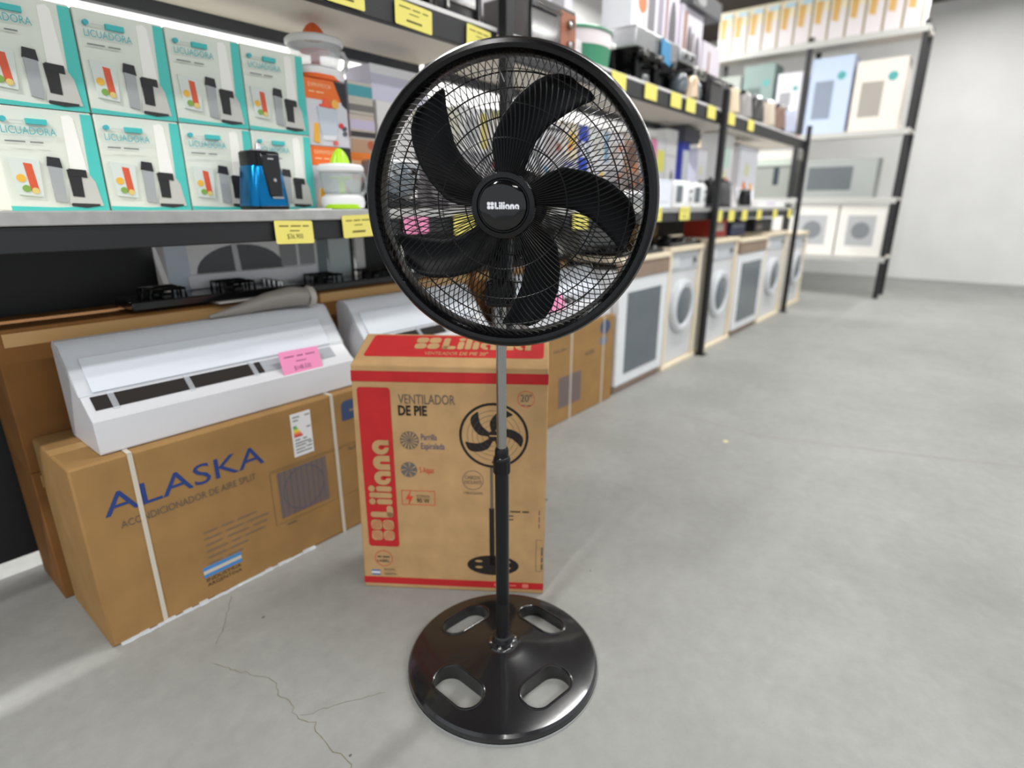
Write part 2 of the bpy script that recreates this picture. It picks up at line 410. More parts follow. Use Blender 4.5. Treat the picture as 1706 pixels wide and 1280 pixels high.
MB().lathe([(.021, .612), (.020, .617), (.0172, .620), (.0168, .638), (.0145, .642), (.012, .642)], 32, cap=False).build('collar_cap', M_black, col)
MB().lathe([(.0118, .60), (.0118, 1.10)], 32).build('upper_pole', M_chrome, fan)
# head, built facing -y around its own centre, then placed
HM = Matrix.Translation((.021, -.152, 1.203)) @ Matrix.Rotation(math.radians(-7.5), 4, 'Z') @ Matrix.Rotation(math.radians(2.0), 4, 'X')
def hb(mb, name, m, parent=fan, **k): return mb.xf(HM).build(name, m, parent, **k)
hb(MB().lathe([(.2435, -.010), (.2455, -.020), (.251, -.027), (.258, -.029), (.265, -.026), (.2695, -.018), (.2710, -.006), (.2710, .016), (.267, .026), (.256, .030), (.246, .028), (.2435, .018)], 120, 'y', closed=True), 'grille_ring', M_black)
def wires(n, r0, r1, prof, twist, rad, ph=0):
    mb = MB(); K = 18
    for i in range(n):
        pts = []
        for k in range(K+1):
            x = k/K; r = r0+(r1-r0)*x; a = 2*PI*i/n+ph+math.radians(twist(x)); pts.append((r*math.cos(a), prof(x), r*math.sin(a)))
        mb.tube(pts, rad, 4)
    return mb
fprof = lambda x: -.080+.010*x**2+.052*x**7
rprof = lambda x: .098-.012*x**2-.070*x**6
ftw = lambda x: -9*x+23*x*x
rtw = lambda x: 6*x-19*x*x
fg = hb(wires(120, .050, .2475, fprof, ftw, .00095), 'front_grille', M_wire); fg['kind'] = 'stuff'
rg = hb(wires(112, .055, .2475, rprof, rtw, .00095, .01), 'rear_grille', M_wire); rg['kind'] = 'stuff'
def wring(r, y, rad, name, par):
    hb(MB().tube([(r*math.cos(2*PI*i/90), y, r*math.sin(2*PI*i/90)) for i in range(90)], rad, 6, True), name, M_wire, par)
for r in (.109, .163, .215):
    x = (r-.05)/.1975; wring(r, fprof(x)+.0018, .0008, 'grille_hoop', fg)
for r in (.105, .160, .205, .228):
    x = (r-.055)/.1925; wring(r, rprof(x)-.0018, .0015, 'grille_hoop', rg)
bd = hb(MB().lathe([(.030, -.070), (.053, -.070), (.0555, -.074), (.0565, -.082), (.0545, -.088), (.046, -.0895), (.044, -.0865), (.0425, -.0865), (.041, -.088)], 64, 'y', cap=False), 'badge_rim', M_black)
bc = hb(MB().lathe([(.0415, -.080), (.0415, -.0895), (.040, -.0925), (.036, -.0942), (.025, -.0955), (0, -.096)], 64, 'y', cap=False), 'badge', M_badge)
logo(bc, -.0262, -.0052, .0115, paint((214, 216, 222)), M_badge, y=-.0966, M=HM)
TH = [347, 59, 131, 203, 275]
TAB = [(.030, 4, 66), (.048, 8, 58), (.067, 9, 52), (.095, 8.6, 49), (.118, 7.7, 45), (.150, 3.5, 35), (.182, -2.5, 26), (.208, -6.5, 18.5), (.224, -9.2, 13), (.231, -9.6, 8), (.234, -6, 4)]
for th in TH:
    mb = MB(); vs = []; na = 8
    for r, lo, hi in TAB:
        for j in range(na+1):
            k = j/na; a = math.radians(th+lo+(hi-lo)*k); y = .006+(.5-k)*(.052-.04*(r/.234))+.012*math.sin(PI*k); vs.append((r*math.cos(a), y, r*math.sin(a)))
    mb.add(vs, [(i*(na+1)+j, i*(na+1)+j+1, (i+1)*(na+1)+j+1, (i+1)*(na+1)+j) for i in range(len(TAB)-1) for j in range(na)])
    b = hb(mb, 'blade', M_blade, angle=60); so = b.modifiers.new('thickness', 'SOLIDIFY'); so.thickness = .0022; so.offset = 0
hb(MB().lathe([(.0, -.032), (.020, -.031), (.030, -.026), (.034, -.015), (.035, .035), (.0, .035)], 40, 'y', cap=False), 'blade_hub', M_blade)
hb(MB().lathe([(.012, .03), (.012, .10), (.058, .10), (.064, .104), (.067, .115), (.067, .19), (.06, .225), (.04, .245), (0, .248)], 48, 'y', cap=False), 'motor_housing', M_black)
MB().lathe([(.016, 1.02), (.024, 1.03), (.026, 1.06), (.026, 1.14), (.02, 1.15)], 28).build('neck', M_black, fan)
MB().box(-.034, .034, -.02, .05, .985, 1.045).build('switch_housing', M_black, fan, .01, 3)

# ------------------------------------------------------------------ fan carton
bx = thing('fan_carton', 'tall kraft carton with red logo band standing behind the fan base', 'box', (-.486, 1.578, 0), math.atan2(-.040, .587))
Wd, Ht, Dp = .588, .757, .215
ZR = .806
body = MB().hexa([(0, 0, 0), (Wd, 0, 0), (Wd, Dp, 0), (0, Dp, 0), (.012, .012, Ht), (Wd+.004, .010, Ht), (Wd+.002, Dp, ZR), (.004, Dp, ZR)]).build('body', M_kraft, bx, .004)
# front artwork: plane tilted slightly back
FM = Matrix(((1, 0, 0, 0), (0, 1, .0145, -.0004), (0, 0, 1, 0), (0, 0, 0, 1)))
def fdec(name, polys, m, lay=1):
    mb = MB()
    for p in polys: mb.prism(p, -.0003*lay-.0004, .0)
    return mb.xf(FM).build(name, m, bx, smooth=False)
def FXZ(px, py):     # artwork position on the front panel, measured on the photographed panel's four corners
    a = (py-610)/(983-610); xl = 584+(608-584)*a; xr = 915.5+(905-915.5)*a
    k = (px-xl)/(xr-xl); yt = 606+8*k; yb = 977+13*k; v = (py-yt)/(yb-yt)
    v2 = v/(1.135*(1-v)+v)           # foreshortening of the tall panel
    return (k*Wd+.010*(1-v2)*(1-k), Ht*(1-v2))
def frect(x0, y0, x1, y1, r=0):
    a = FXZ(x0, y1); b = FXZ(x1, y0); return rrect(a[0], b[0], a[1], b[1], r) if r else [(a[0], a[1]), (b[0], a[1]), (b[0], b[1]), (a[0], b[1])]
def ftext(body_, px, py, hpx, m, wpx=None, bold=0, align='L', rot=0):
    x, z = FXZ(px, py); k = Wd/320.0
    if wpx is None: w = None
    else: w = wpx*k
    return text(bx, body_, x, z, hpx*.0020, m, y=-.0016, width=w, bold=bold, align=align, rot=rot, M=FM, name='printed_text')
fdec('red_stripe', [[(.0115, .708), (Wd+.0035, .708), (Wd+.0038, .740), (.012, .740)]], M_red)
fdec('red_stripe', [[(.001, .016), (Wd, .016), (Wd, .040), (.001, .040)]], M_red)
fdec('red_panel', [rrect(.026, .125, .155, .690, .010)], M_red)
logo(bx, .112, .178, .0722, M_kraft, M_red, y=-.0024, rot=PI/2, M=FM, stripes=True)
ftext('VENTILADOR', 667, 671, 15, M_inkgrey, 92)
ftext('DE PIE', 667, 690, 15, M_ink, 47, bold=.03)
def gicon(px, py, r, n, col):
    x, z = FXZ(px, py); R = r*Wd/325
    fdec('printed_icon', [circ(x, z, R)], col)
    pol = []
    for i in range(n):
        a = 2*PI*i/n; pol.append([(x+R*.15*math.cos(a), z+R*.15*math.sin(a)), (x+R*.93*math.cos(a+.45), z+R*.93*math.sin(a+.45)), (x+R*.93*math.cos(a+.62), z+R*.93*math.sin(a+.62))])
    fdec('printed_icon_detail', pol, M_kraft, 2)
gicon(685, 733, 16, 14, M_inkgrey); gicon(684, 782, 14, 7, mat('cool_grey_ink', (92, 88, 84), .75))
ftext('Parrilla', 705, 732, 10, M_navy, 26); ftext('Espiralada', 705, 747, 10, M_navy, 39)
ftext('5 Aspas', 702, 787, 10, M_inkred, 24)
a0 = FXZ(672, 840); a1 = FXZ(727, 818)
mb = MB()
for r in ((a0[0], a1[0], a0[1], a0[1]+.0015), (a0[0], a1[0], a1[1]-.0015, a1[1]), (a0[0], a0[0]+.0015, a0[1], a1[1]), (a1[0]-.0015, a1[0], a0[1], a1[1])): mb.prism([(r[0], r[2]), (r[1], r[2]), (r[1], r[3]), (r[0], r[3])], -.0008, 0)
mb.xf(FM).build('printed_frame', M_inkred, bx, smooth=False)
x, z = FXZ(684, 829); fdec('printed_bolt', [[(x-.002, z-.024), (x+.012, z+.006), (x+.001, z+.004), (x+.006, z+.026), (x-.012, z-.006), (x-.001, z-.004)]], M_inkred, 2)
ftext('POTENCIA', 697, 828, 4.5, M_inkgrey, 22); ftext('90 W', 697, 837, 8, M_ink, 22)
# printed fan picture
x, z = FXZ(826, 726); R = .104
mb = MB(); ringpolys(mb, x, z, R, .008, -.0008, 0, 40); mb.xf(FM).build('printed_fan_ring', M_ink, bx, smooth=False)
mb = MB()
for r in (.035, .05, .065, .08): ringpolys(mb, x, z, r, .0012, -.0007, 0, 30)
mb.xf(FM).build('printed_fan_hoops', M_inkgrey, bx, smooth=False)
pol = []
for th in TH:
    lo_, hi_ = [], []
    for r, lo, hi in TAB[1:]:
        k = R*.86/.234; a = math.radians(th+lo); b = math.radians(th+hi); lo_.append((x+r*k*math.cos(a), z+r*k*math.sin(a))); hi_.append((x+r*k*math.cos(b), z+r*k*math.sin(b)))
    for i in range(len(lo_)-1): pol.append([lo_[i], lo_[i+1], hi_[i+1], hi_[i]])
fdec('printed_fan_blades', pol, M_ink); fdec('printed_fan_hub', [circ(x, z, .017)], M_ink, 2)
fdec('printed_fan_label', [[(x-.012, z-.002), (x+.012, z-.002), (x+.012, z+.002), (x-.012, z+.002)]], M_kraft, 3)
xb, zb = FXZ(823, 942)
fdec('printed_pole', [[(xb-.006, z-R), (xb-.006, .30), (xb+.003, .30), (xb+.003, z-R)][::-1]], M_inkgrey)
fdec('printed_pole', [[(xb-.010, zb), (xb+.006, zb), (xb+.006, .305), (xb-.010, .305)]], M_ink)
fdec('printed_base', [circ(xb, zb, .083, .036)], M_ink, 1)
fdec('printed_base_slots', [circ(xb+q*.045, zb+w, .012, .004, 12) for q in (-1, 1) for w in (-.008, .014)], M_kraft, 2)
def fring(px, py, r, col):
    x, z = FXZ(px, py); mb = MB(); ringpolys(mb, x, z, r*Wd/325, .0016, -.0008, 0, 28); mb.xf(FM).build('printed_circle', col, bx, smooth=False)
fring(880, 665, 14, M_inkred); ftext('20"', 880, 669, 11, M_inkgrey, 18, align='C'); ftext('~2', 880, 676, 3, M_inkgrey, 15, align='C')
fring(791, 800, 18, M_inkgrey); ftext('CABEZAL', 791, 798, 6, M_inkgrey, 27, align='C'); ftext('OSCILANTE', 791, 806, 6, M_inkgrey, 30, align='C'); ftext('3 VELOCIDADES', 791, 823, 4, M_inkgrey, 32, align='C')
fring(640, 930, 16, M_inkred); ftext('~2', 640, 928, 4.5, M_ink, 22, align='C'); ftext('LABEL', 640, 936, 5, M_ink, 22, align='C')
x, z = FXZ(620, 957); fdec('printed_flag', [[(x, z), (x+.028, z), (x+.028, z+.006), (x, z+.006)], [(x, z+.013), (x+.028, z+.013), (x+.028, z+.019), (x, z+.019)]], mat('flag_blue_ink', (58, 104, 160), .75))
fdec('printed_flag_band', [[(x, z+.006), (x+.028, z+.006), (x+.028, z+.013), (x, z+.013)]], paint((214, 210, 196)))
ftext('INDUSTRIA', 641, 950, 4, M_inkgrey, 20); ftext('ARGENTINA', 641, 957, 4, M_inkgrey, 22)
ftext('~2', 852, 853, 5, M_ink, 32); ftext('~1', 848, 860, 4, M_ink, 10); ftext('~1', 848, 866, 4, M_ink, 10)
ftext('~3', 904, 949, 6, M_inkgrey, 44, rot=PI/2)
ftext('~3', 900, 880, 3, M_inkgrey, 34, rot=PI/2)
x0, z0 = FXZ(893, 952); x1, z1 = FXZ(904, 900); mb = MB()
for r in ((x0, x0+.001, z0, z1), (x0, x1, z0, z0+.001), (x0, x1, z1-.001, z1)): mb.prism([(r[0], r[2]), (r[1], r[2]), (r[1], r[3]), (r[0], r[3])], -.0008, 0)
mb.xf(FM).build('printed_frame', M_inkgrey, bx, smooth=False)
fdec('printed_handling_marks', [circ(.435, .028, .006), [(.463, .021), (.467, .021), (.467, .036), (.463, .036)], circ(.465, .033, .006, .004), [(.480, .026), (.500, .026), (.500, .030), (.480, .030)], rrect(.52, .54, .021, .035, .004)], mat('pale_red_ink', (206, 110, 96), .75), 2)
# lid artwork on the sloping top
sl = math.atan2(ZR-Ht, Dp-.012)
TM = Matrix.Translation((.012, .012, Ht)) @ Matrix.Rotation(sl, 4, 'X') @ Matrix.Rotation(-PI/2, 4, 'X') @ Matrix.Diagonal((1, -1, 1, 1)) @ Matrix.Identity(4)
TM = Matrix.Translation((.012, .012, Ht)) @ Matrix.Rotation(sl-PI/2, 4, 'X')      # x right, z runs up the lid, -y is the lid normal
mb = MB().prism(rrect(.022, Wd-.024, .055, .197, .012), -.0008, 0); mb.xf(TM).build('red_lid_panel', M_red, bx, smooth=False)
logo(bx, .165, .105, .075, M_kraft, M_red, y=-.0016, M=TM, stripes=False)
text(bx, 'VENTILADOR', .205, .068, .020, M_kraft, y=-.0014, width=.100, M=TM, name='printed_text')
text(bx, 'DE PIE 20"', .312, .068, .020, M_kraft, y=-.0014, width=.085, bold=.02, M=TM, name='printed_text')

# ------------------------------------------------------------------ price cards
def price_card(label, s, t, z, w, h, m, line, price, rz=RA, tilt=0, roll=0, group='yellow price cards on the shelf rails'):
    o = bpy.data.objects.new('price_card', None); COL.objects.link(o); tag(o, label, 'price card', group)
    o.location = W(s, t, z); o.rotation_euler = (tilt, roll, rz)
    pts = rrect(0, w, -h, 0, .006)
    MB().prism(pts, -.0012, 0).build('card', m, o, smooth=False)
    mi = mat('card_ink', (92, 84, 40), .8) if m is M_yellow else mat('pink_card_ink', (120, 66, 92), .8)
    if line:
        text(o, line, w/2, -h*.26, .009, mi, y=-.0016, width=w*.78, align='C', name='printed_text')
        text(o, '~1', w/2, -h*.46, .007, mi, y=-.0016, width=w*.26, align='C', name='printed_text')
        text(o, price, w/2, -h*.78, .015, mi, y=-.0016, width=w*.42, align='C', name='printed_text')
    return o
TG = 1.692
price_card('yellow price card under the blue blender on the middle shelf rail', .936, TG, 1.157, .130, .070, M_yellow, '~3', '$36.900', roll=.02, tilt=-.06)
price_card('yellow price card under the green coned citrus juicer', 1.180, TG, 1.168, .128, .074, M_yellow, '~3', '~1', roll=-.03)
price_card('pink price card on the middle rail seen through the fan grille', 1.448, TG, 1.160, .125, .062, M_pink, '~3', '~1', group='pink price cards')
price_card('yellow price card on the middle rail just left of the fan hub', 1.715, TG, 1.165, .125, .08, M_yellow, '~3', '~1')
price_card('yellow price card on the middle rail seen below the right fan blade', 2.60, TG, 1.165, .15, .085, M_yellow, '~3', '~1')
price_card('yellow price card on the middle rail touching the right rim of the fan', 3.53, TG, 1.190, .15, .088, M_yellow, '~3', '~1')
price_card('yellow price card on the middle rail below the white toaster', 3.97, TG, 1.192, .18, .09, M_yellow, '~3', '~1')
for s, lb in ((4.68, 'yellow price card just right of the second rack post, middle rail'), (4.98, 'second yellow price card right of the second rack post, middle rail'), (5.32, 'third yellow price card right of the second rack post, middle rail'), (5.75, 'fourth yellow price card right of the second rack post, middle rail'), (6.28, 'fifth yellow price card right of the second rack post, middle rail'), (6.85, 'last yellow price card before the far rack post, middle rail')):
    price_card(lb, s, TG, 1.165, .15, .09, M_yellow, None, '')
TU = 1.690
price_card('yellow price card on the upper rail at the top edge, left of the fan', 1.19, TU, 1.868, .145, .07, M_yellow, '~3', '~1')
price_card('large yellow price card on the upper rail above the fan rim', 1.462, TU, 1.868, .17, .075, M_yellow, '~3', '~1', roll=.03)
price_card('yellow price card on the upper rail beside the first rack post', 1.815, TU, 1.868, .14, .075, M_yellow, '~3', '~1', roll=.05)
for s, lb in ((2.93, 'yellow price card on the upper rail under the green and white cooker'), (3.32, 'yellow price card on the upper rail under the steel topped coffee machine'), (3.68, 'dull yellow price card on the upper rail right of the coffee machine'), (3.92, 'yellow price card on the upper rail, second left of the second rack post'), (4.30, 'yellow price card on the upper rail just left of the second rack post'), (4.72, 'yellow price card on the upper rail just right of the second rack post'), (5.20, 'yellow price card on the upper rail above the tall fruit printed box')):
    price_card(lb, s, TU, 1.885, .16, .085, M_yellow, None, '')

# ------------------------------------------------------------------ floor cartons with air conditioners
def ac_carton(label, s, w, h=.555, d=.34, straps=(), full=False, t=1.70):
    o = thing('air_conditioner_carton', label, 'box', W(s, t, 0), RA, 'brown air conditioner cartons on the floor')
    MB().box(0, w, 0, d, .0, h).build('body', M_kraft2, o, .006)
    MB().box(0, w, d/2-.025, d/2+.025, h, h+.0006).build('tape', mat('brown_tape', (186, 148, 96), .35), o)
    for x in straps:
        MB().box(x-.006, x+.006, -.0025, .0, .0, h+.001).build('strap', M_strap, o)
        MB().box(x-.006, x+.006, -.0025, d, h, h+.0022).build('strap', M_strap, o)
    return o
cA = ac_carton('brown carton with printed fan grille and energy label beside the fan carton', .30, .93, straps=(.14, .775))
# artwork of the first carton (local x = s - .30)
text(cA, 'ALASKA', .055, .395, .066, M_inkblue, y=-.001, width=.45, name='printed_text')
text(cA, 'ACONDICIONADOR DE AIRE SPLIT', .085, .348, .022, M_inkgrey, y=-.001, width=.385, name='printed_text')
for i, wd in enumerate((.17, .21, .20, .19, .13, .11)):
    text(cA, '~%d' % (3 if i < 4 else 2), .285, .232-.022*i, .010, mat('pale_grey_ink', (116, 100, 88), .8), y=-.001, width=wd, name='printed_text')
decal(cA, 'energy_label', [[(.612, .372), (.687, .372), (.687, .528), (.612, .528)]], paint((222, 224, 226)), -.001)
for i, c in enumerate(((40, 140, 70), (120, 180, 60), (225, 215, 50), (240, 170, 40), (225, 90, 50), (200, 50, 45))):
    decal(cA, 'energy_band', [[(.619, .478-.007*i), (.630+.004*i, .478-.007*i), (.632+.004*i, .484-.007*i), (.619, .484-.007*i)]], paint(c), -.0014)
for (x0, x1, z0) in ((.62, .645, .512), (.665, .683, .512), (.62, .64, .500), (.668, .683, .468), (.62, .64, .43), (.65, .665, .43), (.62, .68, .418), (.62, .66, .408), (.668, .683, .41), (.62, .655, .395), (.66, .683, .398), (.62, .68, .384)):
    decal(cA, 'label_text_line', [[(x0, z0), (x1, z0), (x1, z0+.005), (x0, z0+.005)]], mat('label_ink', (128, 130, 134), .8), -.0014)
decal(cA, 'printed_outline', [[(.515, .150), (.735, .150), (.735, .152), (.515, .152)], [(.515, .345), (.93, .345), (.93, .347), (.515, .347)], [(.515, .150), (.517, .150), (.517, .345), (.515, .345)], [(.515, .352), (.93, .352), (.93, .3535), (.515, .3535)], [(.735, .152), (.93, .152), (.93, .1535), (.735, .1535)]], mat('outline_ink', (122, 98, 62), .8))
decal(cA, 'printed_grille', [[(.540, .168), (.728, .168), (.728, .338), (.540, .338)]], M_inkgrille)
decal(cA, 'printed_grille_bars', [[(.545+.0207*i, .168), (.548+.0207*i, .168), (.548+.0207*i, .338), (.545+.0207*i, .338)] for i in range(9)], mat('bar_ink', (88, 84, 96), .8), -.0011)
mb = MB(); ringpolys(mb, .634, .253, .080, .004, -.0013, 0, 36); mb.build('printed_fan_circle', mat('bar_ink', (88, 84, 96), .8), cA, smooth=False)
text(cA, '~1', .555, .135, .012, M_inkgrey, y=-.001, width=.035, name='printed_text')
decal(cA, 'blue_badge', [rrect(.812, .93, .445, .520, .02, corners=(0, 0, 1, 0))], M_navy)
text(cA, '~1', .845, .475, .02, mat('badge_ink', (140, 112, 96), .8), y=-.0012, width=.05, name='printed_text')
text(cA, 'ALASKA', .825, .325, .014, M_inkgrey, y=-.001, width=.075, name='printed_text')
decal(cA, 'printed_flag', [[(.265, .105), (.385, .105), (.385, .117), (.265, .117)], [(.265, .081), (.385, .081), (.385, .093), (.265, .093)]], mat('flag_blue_ink2', (64, 128, 190), .75))
decal(cA, 'printed_flag_band', [[(.265, .093), (.385, .093), (.385, .105), (.265, .105)]], paint((196, 186, 166)))
text(cA, 'INDUSTRIA', .27, .065, .012, M_ink, y=-.001, width=.11, name='printed_text'); text(cA, 'ARGENTINA', .27, .048, .012, M_ink, y=-.001, width=.11, name='printed_text')
mb = MB()
for i in range(26):
    x = .02+.024*i; h = random.uniform(.003, .010); mb.hexa([(x, -.006-random.random()*.008, .0005), (x+.026, -.005-random.random()*.008, .0005), (x+.026, -.001, .0005), (x, -.001, .0005), (x, -.006, h*.5), (x+.026, -.006, h*.4), (x+.026, -.001, h), (x, -.001, h)])
mb.build('plastic_skirt', M_film, cA)
cB = ac_carton('brown carton behind the fan carton, mostly hidden', 1.245, .75, straps=(.15, .6))
cC = ac_carton('brown strapped carton with blue oval right of the fan carton', 2.195, .935, straps=(.10, .445, .805))
decal(cC, 'printed_grille', [[(.325, .09), (.56, .09), (.56, .275), (.325, .275)]], M_inkgrille)
decal(cC, 'printed_grille_bars', [[(.335+.024*i, .09), (.338+.024*i, .09), (.338+.024*i, .275), (.335+.024*i, .275)] for i in range(10)], mat('bar_ink', (88, 84, 96), .8), -.0011)
decal(cC, 'blue_badge', [circ(.82, .49, .06, .045)], M_navy)
decal(cC, 'blue_badge', [rrect(.765, .845, .385, .43, .01)], paint((92, 112, 140)), -.0009)
text(cC, 'ALASKA', .60, .35, .03, M_inkgrey, y=-.001, width=.10, name='printed_text'); text(cC, '~2', .27, .43, .02, M_inkgrey, y=-.001, width=.12, name='printed_text')
decal(cC, 'printed_outline', [[(.25, .30), (.76, .30), (.76, .302), (.25, .302)]], mat('outline_ink', (122, 98, 62), .8))

def ac_unit(label, s, t, z, w=.83, slot=(.0, .6)):
    o = thing('split_air_conditioner', label, 'air conditioner', W(s, t, z), RA, 'white indoor air conditioner units')
    pr = [(0, .004), (.003, 0), (.235, 0), (.24, .01), (.24, .27), (.225, .285), (.185, .285), (.165, .276), (.150, .255), (.072, .150), (.030, .112), (.006, .095)]
    MB().prism([(a, b) for a, b in pr], 0, w, 'yz').build('body', mat('white_ac_plastic', (198, 199, 203), .35), o, .006, 3)
    # louvre slot along the front, then the flap
    def strip(x0, x1, a, b, off, name, m):
        dx, dz = b[0]-a[0], b[1]-a[1]; l = math.hypot(dx, dz); nx, nz = -dz/l*off, dx/l*off
        MB().hexa([(x0, a[0], a[1]), (x1, a[0], a[1]), (x1, a[0]+nx, a[1]+nz), (x0, a[0]+nx, a[1]+nz), (x0, b[0], b[1]), (x1, b[0], b[1]), (x1, b[0]+nx, b[1]+nz), (x0, b[0]+nx, b[1]+nz)]).build(name, m, o, smooth=False)
    strip(slot[0]*w+.02, slot[1]*w, (.034, .117), (.068, .147), .0012, 'air_slot', M_ink)
    strip(slot[1]*w, w-.06, (.034, .117), (.068, .147), .0014, 'air_slot_flap', paint((150, 154, 160)))
    strip(.03, w-.055, (.075, .155), (.138, .240), .006, 'flap', mat('white_flap', (206, 212, 219), .2))
    for k in range(3): strip(.06+k*.2, .075+k*.2, (.030, .113), (.070, .150), .004, 'film_strip', M_film)
    MB().prism([(a-.002 if a < .2 else a, b+.002) for a, b in pr[6:10]]+[(.10, .175), (.19, .27)], -.003, w+.002, 'yz').build('film_wrap', M_film, o)
    return o
ac_unit('white indoor air conditioner with pink card on the left brown carton', .385, 1.733, .5565)
ac_unit('white indoor air conditioner seen through the lower right of the fan', 2.25, 1.715, .5565, .85)
ac_unit('white indoor air conditioner behind the fan carton lid', 1.30, 1.715, .5565, .68)
price_card('pink price card leaning on the left air conditioner', .935, 1.770, .728, .150, .088, M_pink, '~3', '$148.500', tilt=-.35, roll=.02, group='pink price cards')
price_card('pink price card on the air conditioner seen through the fan', 2.43, 1.742, .74, .16, .088, M_pink, '~3', '$148.500', tilt=-.35, group='pink price cards')
# wrapped pipe coil lying on the first unit
o = thing('wrapped_pipe_coil', 'grey plastic wrapped pipe bundle lying on the left air conditioner', 'pipe bundle', W(.80, 1.905, .845))
MB().tube([(.0, .02, .006), (.10, .015, .018), (.20, .01, .035), (.29, .0, .042), (.34, -.01, .036)], [.006, .018, .03, .036, .033], 14).build('wrapped_bundle', mat('grey_wrap', (142, 138, 132), .4, alpha=.9), o)
MB().lathe([(.013, -.012), (.034, -.014), (.040, -.004), (.036, .008), (.016, .010)], 24, 'x', c=(.352, -.012, .036), closed=True).build('pipe_end', mat('grey_wrap_end', (172, 168, 160), .4), o)
MB().lathe([(0, -.002), (.015, -.002), (.015, .002), (0, .002)], 16, 'x', c=(.355, -.012, .036), cap=False).build('pipe_hole', M_ink, o)

# brown cartons stacked behind the air conditioners, cooktops on them
SG = 'brown cartons stacked at the back of the lower rack'
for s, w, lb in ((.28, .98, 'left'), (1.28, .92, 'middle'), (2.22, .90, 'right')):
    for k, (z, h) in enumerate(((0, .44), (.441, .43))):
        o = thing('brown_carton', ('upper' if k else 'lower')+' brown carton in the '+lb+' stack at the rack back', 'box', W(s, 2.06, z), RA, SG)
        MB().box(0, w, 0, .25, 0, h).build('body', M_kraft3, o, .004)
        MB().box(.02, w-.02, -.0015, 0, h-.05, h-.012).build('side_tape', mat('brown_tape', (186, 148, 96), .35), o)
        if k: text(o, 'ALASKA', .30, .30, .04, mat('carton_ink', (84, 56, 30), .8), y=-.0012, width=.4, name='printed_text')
o = tag(MB().box(0, .36, 0, .24, 0, .008).build('white_tray', mat('pale_tray', (196, 194, 190), .5), None, .002, loc=W(.88, 2.02, .8725), rz=RA), 'thin pale tray lying on the left brown carton stack', 'tray')
def cooktop(label, s, t, z, w=.58, d=.30, rz=RA):
    o = thing('gas_cooktop', label, 'cooktop', W(s, t, z), rz, 'black gas cooktops on the brown cartons')
    MB().box(0, w, 0, d, .0, .028).build('glass_plate', M_cook, o, .004)
    for i, (x, y) in enumerate(((.12, d*.3), (.12, d*.72), (.36, d*.3), (.36, d*.72))):
        b = MB().lathe([(.12*d, .028), (.12*d, .036), (.095*d, .042), (.0, .043)], 18, c=(x, y, 0), cap=False).build('burner', M_black, o)
        g = MB()
        for k in range(4):
            a = k*PI/2+PI/4; g.tube([(x+.02*math.cos(a), y+.06*d*math.sin(a), .054), (x+.075*math.cos(a), y+.18*d*math.sin(a), .054), (x+.075*math.cos(a), y+.18*d*math.sin(a), .028)], .005, 5)
        g.tube([(x+.075*math.cos(k*PI/2+PI/4), y+.18*d*math.sin(k*PI/2+PI/4), .054) for k in range(4)], .004, 5, True)
        g.build('pan_grate', M_black, b)
    for k in range(4): MB().lathe([(min(.016, d*.09), .028), (min(.015, d*.085), .045), (.010, .047), (0, .047)], 16, c=(w-.07, d*(.14+.23*k), 0), cap=False).build('knob', M_chrome, o)
    return o
cooktop('black gas cooktop at the left end under the middle shelf', .62, 2.03, .882, .58, .165)
cooktop('black gas cooktop with chrome knobs beside the fan rim', 1.24, 2.03, .8725, .62, .165)
cooktop('black gas cooktop seen through the fan under the middle shelf', 1.90, 2.03, .8725, .60)
cooktop('black gas cooktop seen under the right fan blade', 2.54, 2.03, .8725, .58)
# white appliances standing behind the cooktops
o = thing('white_oven', 'white countertop oven with black dome window behind the left cooktop', 'oven', W(.80, 2.205, .8725-.75))
for k, (x0, x1, z0, z1, m, nm) in enumerate(((0, .60, .75, .95, M_white, 'body'),)):
    MB().box(x0, x1, 0, .10, z0, z1).build(nm, m, o, .004)
decal(o, 'door_window', [[(.10+.17*(1-math.cos(q*PI/14)), .84+.13*math.sin(q*PI/14)*.75) for q in range(15)][::-1]], M_cook, -.003)
decal(o, 'door_bar', [[(.24, .835), (.262, .835), (.255, .94), (.235, .94)]], paint((206, 206, 208)), -.006)
decal(o, 'front_ledge', [rrect(.06, .58, .79, .838, .012)], paint((238, 238, 242)), -.02)
decal(o, 'side_panel', [[(.0, .752), (.075, .752), (.075, .95), (.0, .95)]], paint((205, 216, 228)), -.004)
decal(o, 'grey_panel', [[(.43, .842), (.50, .842), (.50, .94), (.43, .94)], [(.515, .842), (.585, .842), (.585, .94), (.515, .94)]], paint((150, 152, 154)), -.004)
for (s, w, c, lb) in ((1.46, .11, (196, 208, 208), 'pale green grey flat panel box behind the second cooktop'), (1.60, .05, (224, 224, 222), 'narrow white panel box behind the second cooktop'), (1.40, .05, (120, 130, 134), 'narrow grey panel box behind the second cooktop')):
    tag(MB().box(0, w, 0, .02, 0, .19).build('panel_box', paint(c), None, .003, loc=W(s, 2.21, .8725), rz=RA), lb, 'box', 'panel boxes behind the cooktops')

